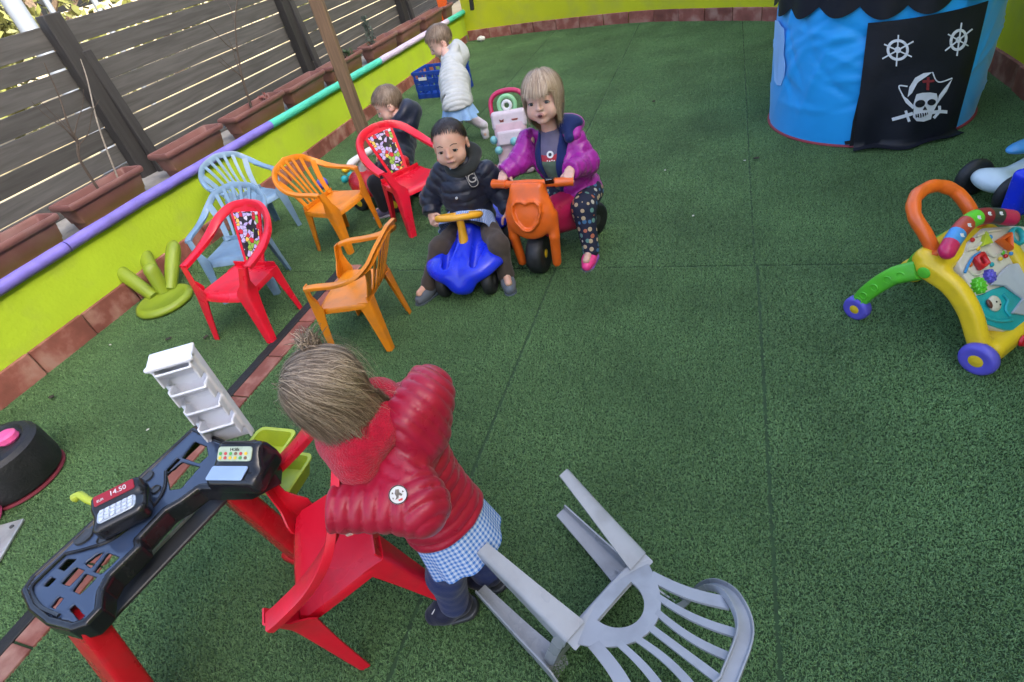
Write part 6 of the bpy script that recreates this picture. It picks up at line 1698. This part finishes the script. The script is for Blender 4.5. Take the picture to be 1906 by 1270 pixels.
# ------------------------------------------------------------------ girl on the orange bike
hC = onplane(1010, 182, (0, 2.55, 0), (0, 1, 0)); HC = TR(hC, frame(A(.03, -.97, .06), A(-.05, .04, 1)))
J = dict(pel=A(-.675, 2.60, .275), chest=atY(1032, 290, 2.585), neck=atY(1024, 238, 2.58), head=hC)
J['sr'] = atY(984, 262, 2.57); J['sl'] = atY(1066, 256, 2.60); J['er'] = atY(968, 300, 2.50); J['el'] = atY(1094, 304, 2.56)
gr_, gl_ = (MOW @ A(.165, .146, .437, 1))[:3], (MOW @ A(-.165, .146, .437, 1))[:3]
if proj_x(gr_) > proj_x(gl_): gr_, gl_ = gl_, gr_
J['wr'] = gr_ + A(.015, .050, .030); J['wl'] = gl_ + A(.015, .050, .030)
J['hr'] = J['pel'] + A(-.06, -.03, 0); J['hl'] = J['pel'] + A(.06, -.02, 0); J['kl'] = az(1086, 385, .265); J['al'] = az(1099, 464, .07); J['tl'] = J['al'] + A(-.01, -.07, -.02)
J['kr'] = J['hr'] + A(-.12, .0, -.03); J['ar'] = J['kr'] + A(.0, .03, -.175); J['tr'] = J['ar'] + A(-.02, -.07, -.02)
K3 = Kid("child with straight fair hair in an open purple jacket, riding the orange motorbike", J['pel'], J, HC, 1.08, SK_fair)
K3.body(hands=[(J['wr'], nrm(A(-.0, -.85, -.35)), A(-.1, -.35, .9), -1, .95), (J['wl'], nrm(A(-.0, -.85, -.35)), A(0, -.35, .9), 1, .95)])
K3.face(M_browl, True, mat("grey_iris", (.03, .035, .04), .12, .05, 20))
J['hemc'] = J['pel'] + A(0, 0, .0); J['hemn'] = A(0, 0, -1.); J['nk0'] = J['neck'] + A(0, .01, -.04)
M_pj = nylon("purple_shiny_nylon", (.30, .012, .26), .28); M_pl2 = cloth("navy_lining", (.006, .018, .10), .75); M_sh = cloth("grey_violet_shirt", (.13, .12, .20), .85); M_tee = cloth("green_print", (.10, .16, .11), .85)
M_tr = mat("red_stripe_print", (.40, .03, .05), .8, .05, 20)
front = nrm(A(-.12, -.98, 0)); side_ = A(-front[1], front[0], 0)
jf = jacket_f(J, .098, .118, .052, .95)
def fo(P):                                   # open front: cut a wedge out of the padded jacket
    d = jf(P); q = P - J['chest']; lat = q @ side_; dp = q @ front; h = P[:, 2] - J['hemc'][2]
    wedge = np.maximum(np.abs(lat - .005) - (.052 + .05 * np.clip((h - .12) / .25, 0, 1)), -(dp - .015))
    return smax(smax(d, -wedge, .012), -(jacket_f(J, .078, .092, .03, .9)(P)) if False else -wedge, .012)
segs = [(J['hemc'], J['nk0'], .11), (J['sl'], J['el'], .05), (J['el'], J['wl'], .05), (J['sr'], J['er'], .05), (J['er'], J['wr'], .05)]
jk3 = K3.garment("jacket", fo, [J['hemc'], J['chest'], J['nk0'], J['el'], J['er'], J['wl'], J['wr']], .135, .0065, M_pj, disp=quilt(J, segs, .045, .007, 8, fine=.002))
def fl(P):                                   # lining: inner shell showing at both sides of the opening and at the collar
    d = limb(P, [J['hemc'], J['chest'], J['nk0'] + A(0, 0, .01)], [.104, .092, .062], .05); q = P - J['chest']; lat = q @ side_; dp = q @ front; h = P[:, 2] - J['hemc'][2]
    w2 = np.maximum(np.abs(lat - .005) - (.026 + .020 * np.clip((h - .1) / .2, 0, 1)), -(dp - .0))
    d = smax(d, -w2, .01); d = smax(d, s_plane(P, J['hemc'] + A(0, 0, .012), A(0, 0, -1)), .01); return d
K3.garment("lining", fl, [J['hemc'], J['chest'], J['nk0']], .12, .0068, M_pl2, disp=wrinkle(.002, 60, 3), parent=jk3)
cb = J['neck'] + A(.035, .045, -.01)
K3.garment("hood", lambda P: smin(s_ell(P, cb + A(.02, .02, -.005), (.10, .06, .05)), s_cap(P, cb + A(.07, .0, 0), cb + A(.085, -.06, -.03), .035, .028), .03), [cb], .16, .0068, M_pj, disp=wrinkle(.004, 50, 4), parent=jk3)
K3.garment("hood_lining", lambda P: smin(s_ell(P, cb + A(.025, -.015, .012), (.092, .05, .042)), s_cap(P, cb + A(.055, -.03, .01), cb + A(.06, -.085, -.03), .028, .024), .03), [cb], .15, .0068, M_pl2, parent=jk3)
def fs_(P): return smax(limb(P, [J['hemc'], J['chest'], J['nk0'] + A(0, -.008, .022)], [.090, .080, .048], .05), s_plane(P, J['hemc'] + A(0, 0, .01), A(0, 0, -1)), .01)
def zs_(c): z = c[:, 2] - J['hemc'][2]; o = np.zeros(len(c)); o[z < .235] = 2; o[z < .205] = 1; return o
K3.garment("shirt", fs_, [J['hemc'], J['chest'], J['nk0']], .11, .0068, [M_sh, M_tee, M_tr], zone=zs_, disp=wrinkle(.0018, 60, 9))
shirt = [o for o in K3.t.children if o.name.startswith("shirt")][0]
M = decal_frame(shirt, K3, 1024, 288, A(0, 0, 1), .001, .015)
mb = MB(); mb.prism(circ(.0165, 20), -.006, .0012, M=M); ey = mb.build("eye_print", P_wht, shirt); mb = MB(); mb.prism(circ(.0085, 16), .001, .0022, M=M); mb.build("eye_print_dot", P_blk, ey)
for k in range(4): mb = MB(); mb.prism(circ(.0028, 10, (-.016 + k * .011, -.027 - .002 * (k % 2))), -.006, .0022, M=M); mb.build("dot_print", P_wht, ey)
def pattern_mat():
    m = bpy.data.materials.new("patterned_leggings"); m.use_nodes = True; nt = m.node_tree; b = nt.nodes["Principled BSDF"]; tc = nt.nodes.new("ShaderNodeTexCoord")
    v = nt.nodes.new("ShaderNodeTexVoronoi"); v.inputs["Scale"].default_value = 34; v.inputs["Randomness"].default_value = .6; nt.links.new(tc.outputs["Object"], v.inputs["Vector"])
    sp_ = nt.nodes.new("ShaderNodeSeparateColor"); nt.links.new(v.outputs["Color"], sp_.inputs[0]); cr = nt.nodes.new("ShaderNodeValToRGB"); cr.color_ramp.interpolation = 'CONSTANT'; el = cr.color_ramp.elements
    el[0].color = (.42, .32, .20, 1); el[1].position = .3; el[1].color = (.04, .12, .24, 1)
    for p, c in ((.5, (.40, .12, .07)), (.68, (.45, .42, .36)), (.84, (.10, .22, .20))): e = el.new(p); e.color = (*c, 1)
    nt.links.new(sp_.outputs[0], cr.inputs[0]); lt = nt.nodes.new("ShaderNodeMath"); lt.operation = 'LESS_THAN'; lt.inputs[1].default_value = .38; nt.links.new(v.outputs["Distance"], lt.inputs[0])
    mx = nt.nodes.new("ShaderNodeMix"); mx.data_type = 'RGBA'; mx.inputs["A"].default_value = (.008, .012, .035, 1); nt.links.new(lt.outputs[0], mx.inputs["Factor"]); nt.links.new(cr.outputs[0], mx.inputs["B"]); nt.links.new(mx.outputs["Result"], b.inputs["Base Color"]); b.inputs["Roughness"].default_value = .85
    return m
def f3(P): return smin(limb(P, [J['hl'], J['kl'], J['al'] + A(0, 0, -.002)], [.068, .055, .042], .03), limb(P, [J['hr'], J['kr'], J['ar'] + A(0, 0, -.002)], [.066, .055, .042], .03), .02)
K3.garment("leggings", f3, [J['hl'], J['hr'], J['kl'], J['kr'], J['al'], J['ar']], .08, .008, pattern_mat(), disp=wrinkle(.003, 55, 6))
for q in ('l', 'r'):
    sh = K3.shoe(J['a' + q] + A(0, 0, -.022), J['t' + q] + A(0, 0, -.012), plastic("hot_pink_clog", (.80, .05, .25), .4), plastic("violet_sole", (.22, .08, .38), .5), "clog", 1.0)
    fr = frame(nrm(J['t' + q] - J['a' + q]), A(0, 0, 1))
    for k in range(5): c = J['a' + q] + A(0, 0, -.022) + fr @ A(-.014 + .014 * (k % 3), .050 + .016 * (k // 3), .0155 - .004 * (k // 3)); mb = MB(); mb.lathe([(0, .003), (.0042, .003), (.0042, -.004), (0, -.004)], 8, M=TR(c - K3.loc, fr)); mb.build("vent_hole", P_mag, sh)
    mb = MB(); a0 = J['a' + q] + A(0, 0, .0); mb.tube([a0 + fr @ A(.036 * math.cos(w), .036 * math.sin(w) - .006, .004) - K3.loc for w in np.arange(20) * .314], .006, 6, closed=True); mb.build("strap", plastic("violet_strap", (.16, .05, .30), .5), sh)
BL = [cloth("fair_hair_a", (.40, .29, .19), .38, bump=0, sheen=0, spec=.5), cloth("fair_hair_b", (.27, .185, .12), .38, bump=0, sheen=0, spec=.5), cloth("fair_hair_c", (.52, .41, .29), .38, bump=0, sheen=0, spec=.5)]
K3.hair(BL, 5200, .165, crown=(.0, -.25, 1.0), g0=.15, g1=.98, lift=.012, thr=([0, 45, 70, 95, 120, 180], [42, 36, 14, -8, -30, -40]), bangs=(.030, 40), seed=9, width=.0021, K=12, jitter=.05, Lvar=.12)

# ------------------------------------------------------------------ child in the pale quilted jacket, walking
hD = az(818, 78, .70); HD = TR(hD, frame(A(-.74, -.50, -.48), A(-.36, -.22, .9)))
J = dict(pel=az(852, 200, .335), chest=az(846, 150, .48), neck=az(836, 114, .60), head=hD)
bf = nrm(A(-.85, -.45, 0)); bl_ = A(-bf[1], bf[0], 0)
J['sl'] = J['neck'] + bl_ * .085 + A(0, 0, -.055); J['sr'] = J['neck'] - bl_ * .085 + A(0, 0, -.055); J['el'] = az(838, 158, .46); J['wl'] = az(838, 192, .365)
J['er'] = J['sr'] + A(.03, .03, -.12); J['wr'] = J['er'] + A(-.05, .0, -.10)
J['hl'] = J['pel'] + bl_ * .045; J['hr'] = J['pel'] - bl_ * .045
J['kl'] = J['hl'] + bf * .06 + A(0, 0, -.13); J['al'] = A(J['kl'][0] - .01, J['kl'][1], .06); J['tl'] = J['al'] + bf * .07 + A(0, 0, -.025)
J['kr'] = az(872, 216, .20); J['ar'] = az(900, 234, .10); J['tr'] = J['ar'] + A(.01, -.03, -.06)
K4 = Kid("child in a pale grey quilted jacket walking past the blue crate", J['pel'], J, HD, 1.12, SK_fair)
K4.body(hands=[(J['wl'], A(-.1, -.1, -1), nrm(A(.3, -1, 0)), -1, .25)], hres=.0055)
K4.face(M_browl)
J['hemc'] = J['pel'] + A(0, 0, .01); J['hemn'] = A(0, 0, -1.); J['nk0'] = J['neck'] + A(0, 0, -.02)
M_wj = nylon("pale_grey_nylon", (.42, .44, .43), .5); segs = [(J['hemc'], J['nk0'], .1), (J['sl'], J['el'], .05), (J['el'], J['wl'], .045), (J['sr'], J['er'], .05), (J['er'], J['wr'], .05)]
jk4 = K4.garment("jacket", jacket_f(J, .108, .122, .050, .95), [J['hemc'], J['chest'], J['nk0'], J['el'], J['er'], J['wl'], J['wr']], .14, .0075, M_wj, disp=quilt(J, segs, .034, .010, 5))
ho = az(856, 92, .615); hc4 = J['neck'] * .62 + hD * .38 + A(.03, .02, -.01)
K4.garment("hood", lambda P: smin(smin(s_ell(P, ho, (.045, .085, .085), ry(R_(-28))), s_cap(P, ho + A(.0, 0, -.05), J['neck'] + A(.03, .02, -.03), .060, .075), .04), s_torus(P, hc4, nrm(A(-.5, -.3, .8)), .062, .036), .03), [ho, J['neck'], hc4], .15, .0078, M_wj, disp=wrinkle(.004, 45, 4), parent=jk4)
skirt(K4, J['pel'] + A(0, 0, .04), J['pel'] + A(0, 0, -.075), A(1, 0, 0), .10, .135, "pale_blue_skirt", cloth("light_blue_cotton", (.25, .42, .68), .85), .014, .012, .9)
M_lg = cloth("lilac_white_leggings", (.55, .50, .58), .85)
def f3(P): return smin(limb(P, [J['hl'], J['kl'], J['al']], [.052, .043, .036], .03), limb(P, [J['hr'], J['kr'], J['ar']], [.052, .043, .036], .03), .02)
K4.garment("leggings", f3, [J['hl'], J['hr'], J['kl'], J['kr'], J['al'], J['ar']], .07, .009, M_lg, disp=wrinkle(.003, 55, 6))
for q in ('l', 'r'): K4.shoe(J['a' + q] + A(0, 0, -.014), J['t' + q], cloth("white_shoe", (.52, .50, .54), .7), cloth("pale_sole", (.40, .38, .36), .7), "shoe", .9)
SB = [cloth("light_brown_hair_a", (.15, .105, .07), .42, bump=0, sheen=0, spec=.5), cloth("light_brown_hair_b", (.22, .16, .11), .42, bump=0, sheen=0, spec=.5)]
K4.hair(SB, 1500, .048, crown=(0, -.5, .85), g0=.1, g1=.4, lift=.008, fwd=.2, seed=12, width=.0036, K=6)

# ------------------------------------------------------------------ boy in the dark hooded jacket at the back
hE = az(722, 194, .575); HE = TR(hE, frame(A(-.80, -.42, -.42), A(-.35, -.15, .92)))
J = dict(pel=az(738, 318, .235), chest=az(742, 258, .36), neck=az(745, 222, .485), head=hE)
bf = nrm(A(-.95, -.3, 0)); bl_ = A(-bf[1], bf[0], 0)
J['sl'] = J['neck'] + bl_ * .09 + A(0, 0, -.06); J['sr'] = J['neck'] - bl_ * .09 + A(0, 0, -.06); J['el'] = J['sl'] + bf * .06 + A(0, 0, -.10); J['wl'] = J['el'] + bf * .10 + A(0, 0, -.01); J['er'] = J['sr'] + bf * .06 + A(0, 0, -.10); J['wr'] = J['er'] + bf * .10 + A(0, 0, -.01)
J['hl'] = J['pel'] + bl_ * .06; J['hr'] = J['pel'] - bl_ * .06; J['kl'] = J['hl'] + bf * .13 + bl_ * .06 + A(0, 0, -.01); J['kr'] = J['hr'] + bf * .13 - bl_ * .06 + A(0, 0, -.01)
J['al'] = A(J['kl'][0] + .02, J['kl'][1] - .02, .065); J['ar'] = A(J['kr'][0] + .02, J['kr'][1] + .02, .065); J['tl'] = J['al'] + bf * .07 + A(0, 0, -.02); J['tr'] = J['ar'] + bf * .07 + A(0, 0, -.02)
K5 = Kid("child in a dark blue hooded jacket sitting behind the red chair, looking down", J['pel'], J, HE, 1.06, SK_fair)
K5.body(hands=[(J['wl'], nrm(bf + A(0, 0, -.3)), A(0, 0, 1), -1, .7), (J['wr'], nrm(bf + A(0, 0, -.3)), A(0, 0, 1), 1, .7)], hres=.0055)
K5.face(M_browl)
J['hemc'] = J['pel'] + A(0, 0, .01); J['hemn'] = A(0, 0, -1.); J['nk0'] = J['neck'] + A(0, 0, -.035)
M_dj = nylon("dark_blue_nylon", (.006, .010, .028), .45); segs = [(J['hemc'], J['nk0'], .1), (J['sl'], J['el'], .05), (J['el'], J['wl'], .045), (J['sr'], J['er'], .05), (J['er'], J['wr'], .05)]
jk5 = K5.garment("jacket", jacket_f(J, .112, .118, .055, .95), [J['hemc'], J['chest'], J['nk0'], J['el'], J['er'], J['wl'], J['wr']], .14, .008, M_dj, disp=quilt(J, segs, .05, .006, 5))
ho = az(764, 208, .50); hc5 = J['neck'] * .6 + hE * .4 + A(.03, .02, -.01)
K5.garment("hood", lambda P: smin(smin(s_ell(P, ho, (.060, .085, .060)), s_cap(P, ho, J['neck'] + A(.03, .02, -.04), .065, .075), .04), s_torus(P, hc5, nrm(A(-.5, -.3, .8)), .062, .036), .03), [ho, J['neck'], hc5], .15, .008, M_dj, disp=wrinkle(.004, 45, 4), parent=jk5)
def f3(P): return smin(limb(P, [J['hl'], J['kl'], J['al']], [.056, .048, .040], .03), limb(P, [J['hr'], J['kr'], J['ar']], [.056, .048, .040], .03), .02)
K5.garment("trousers", f3, [J['hl'], J['hr'], J['kl'], J['kr'], J['al'], J['ar']], .07, .009, cloth("black_trousers", (.010, .011, .016), .85), disp=wrinkle(.003, 55, 6))
for q in ('l', 'r'): K5.shoe(J['a' + q] + A(0, 0, -.016), J['t' + q], cloth("grey_violet_shoe", (.12, .11, .20), .7), cloth("pale_sole2", (.35, .33, .38), .7), "shoe", .95)
K5.hair(SB, 1500, .045, crown=(0, -.5, .85), g0=.1, g1=.4, lift=.007, fwd=.2, seed=15, width=.0036, K=6)
# ================================================================== SMALL LITTER ON THE TURF
M_scrap = mat("pale_scrap", (.55, .55, .50), .8, .2, 60); M_dleaf = mat("dead_leaf", (.030, .026, .016), .8, .4, 40)
rl5 = np.random.RandomState(21)
def litter(name, px, py, size, m, label, cat, group, curl=.3):
    p = az(px, py, .012); t = link(name, None, None, label, cat, group); t.location = tuple(p); t.rotation_euler = (0, 0, rl5.rand() * 6.28)
    n = 7; G = np.zeros((n, 4, 3))
    for i in range(n):
        u = i / (n - 1); w = size * .38 * math.sin(math.pi * (.08 + .84 * u)) 
        for j in range(4):
            v = j / 1.5 - 1; G[i, j] = ((u - .5) * size, v * w + size * .08 * math.sin(u * 5), .002 + curl * size * (abs(v) ** 2 * .5 + (u - .5) ** 2))
    mb = MB(); mb.slab(G, .0012); mb.build("blade", m, t)
    mb = MB(); mb.tube([(-size * .5, 0, .003), (0, 0, .0025), (size * .6, size * .05, .004)], size * .02, 5); mb.build("fold", m, t)
for (px, py, w_) in ((206, 643, "near the base tiles left of the white shelf tower"), (1238, 318, "in the open turf right of the purple jacket"), (1290, 403, "in the open turf level with the pink clog"), (1386, 300, "beside the long seam left of the tent"), (276, 801, "left of the toy counter's far end")):
    litter("paper_scrap", px, py, .013, M_scrap, "tiny pale scrap " + w_, "scrap", "pale scraps scattered on the turf", .4)
for (px, py, w_) in ((97, 741, "on the turf above the black toy at left"), (384, 629, "under the front of the red printed chair"), (315, 632, "between the green stool and the red chair"), (1217, 190, "far out on the turf behind the purple jacket"), (1408, 296, "just right of the long seam by the tent")):
    litter("dead_leaf", px, py, .034, M_dleaf, "small dark dead leaf " + w_, "leaf", "dead leaves scattered on the turf", .3)
tp = az(896, 73, .03); tis = thing("crumpled_tissue", "crumpled white tissue at the foot of the far wall corner", "tissue", (tp[0], tp[1], 0))
sdf_obj("paper", lambda P: s_ell(P, (0, 0, .035), (.06, .04, .03)) + .008 * wob(P, 70, 3), (-.1, -.08, -.01), (.1, .08, .09), .009, M_scrap, tis)
mb = MB(); mb.tube(catmull([(-.05, .01, .05), (0, .0, .068), (.05, -.01, .05)], 4), .006, 5); mb.build("fold", M_scrap, tis)
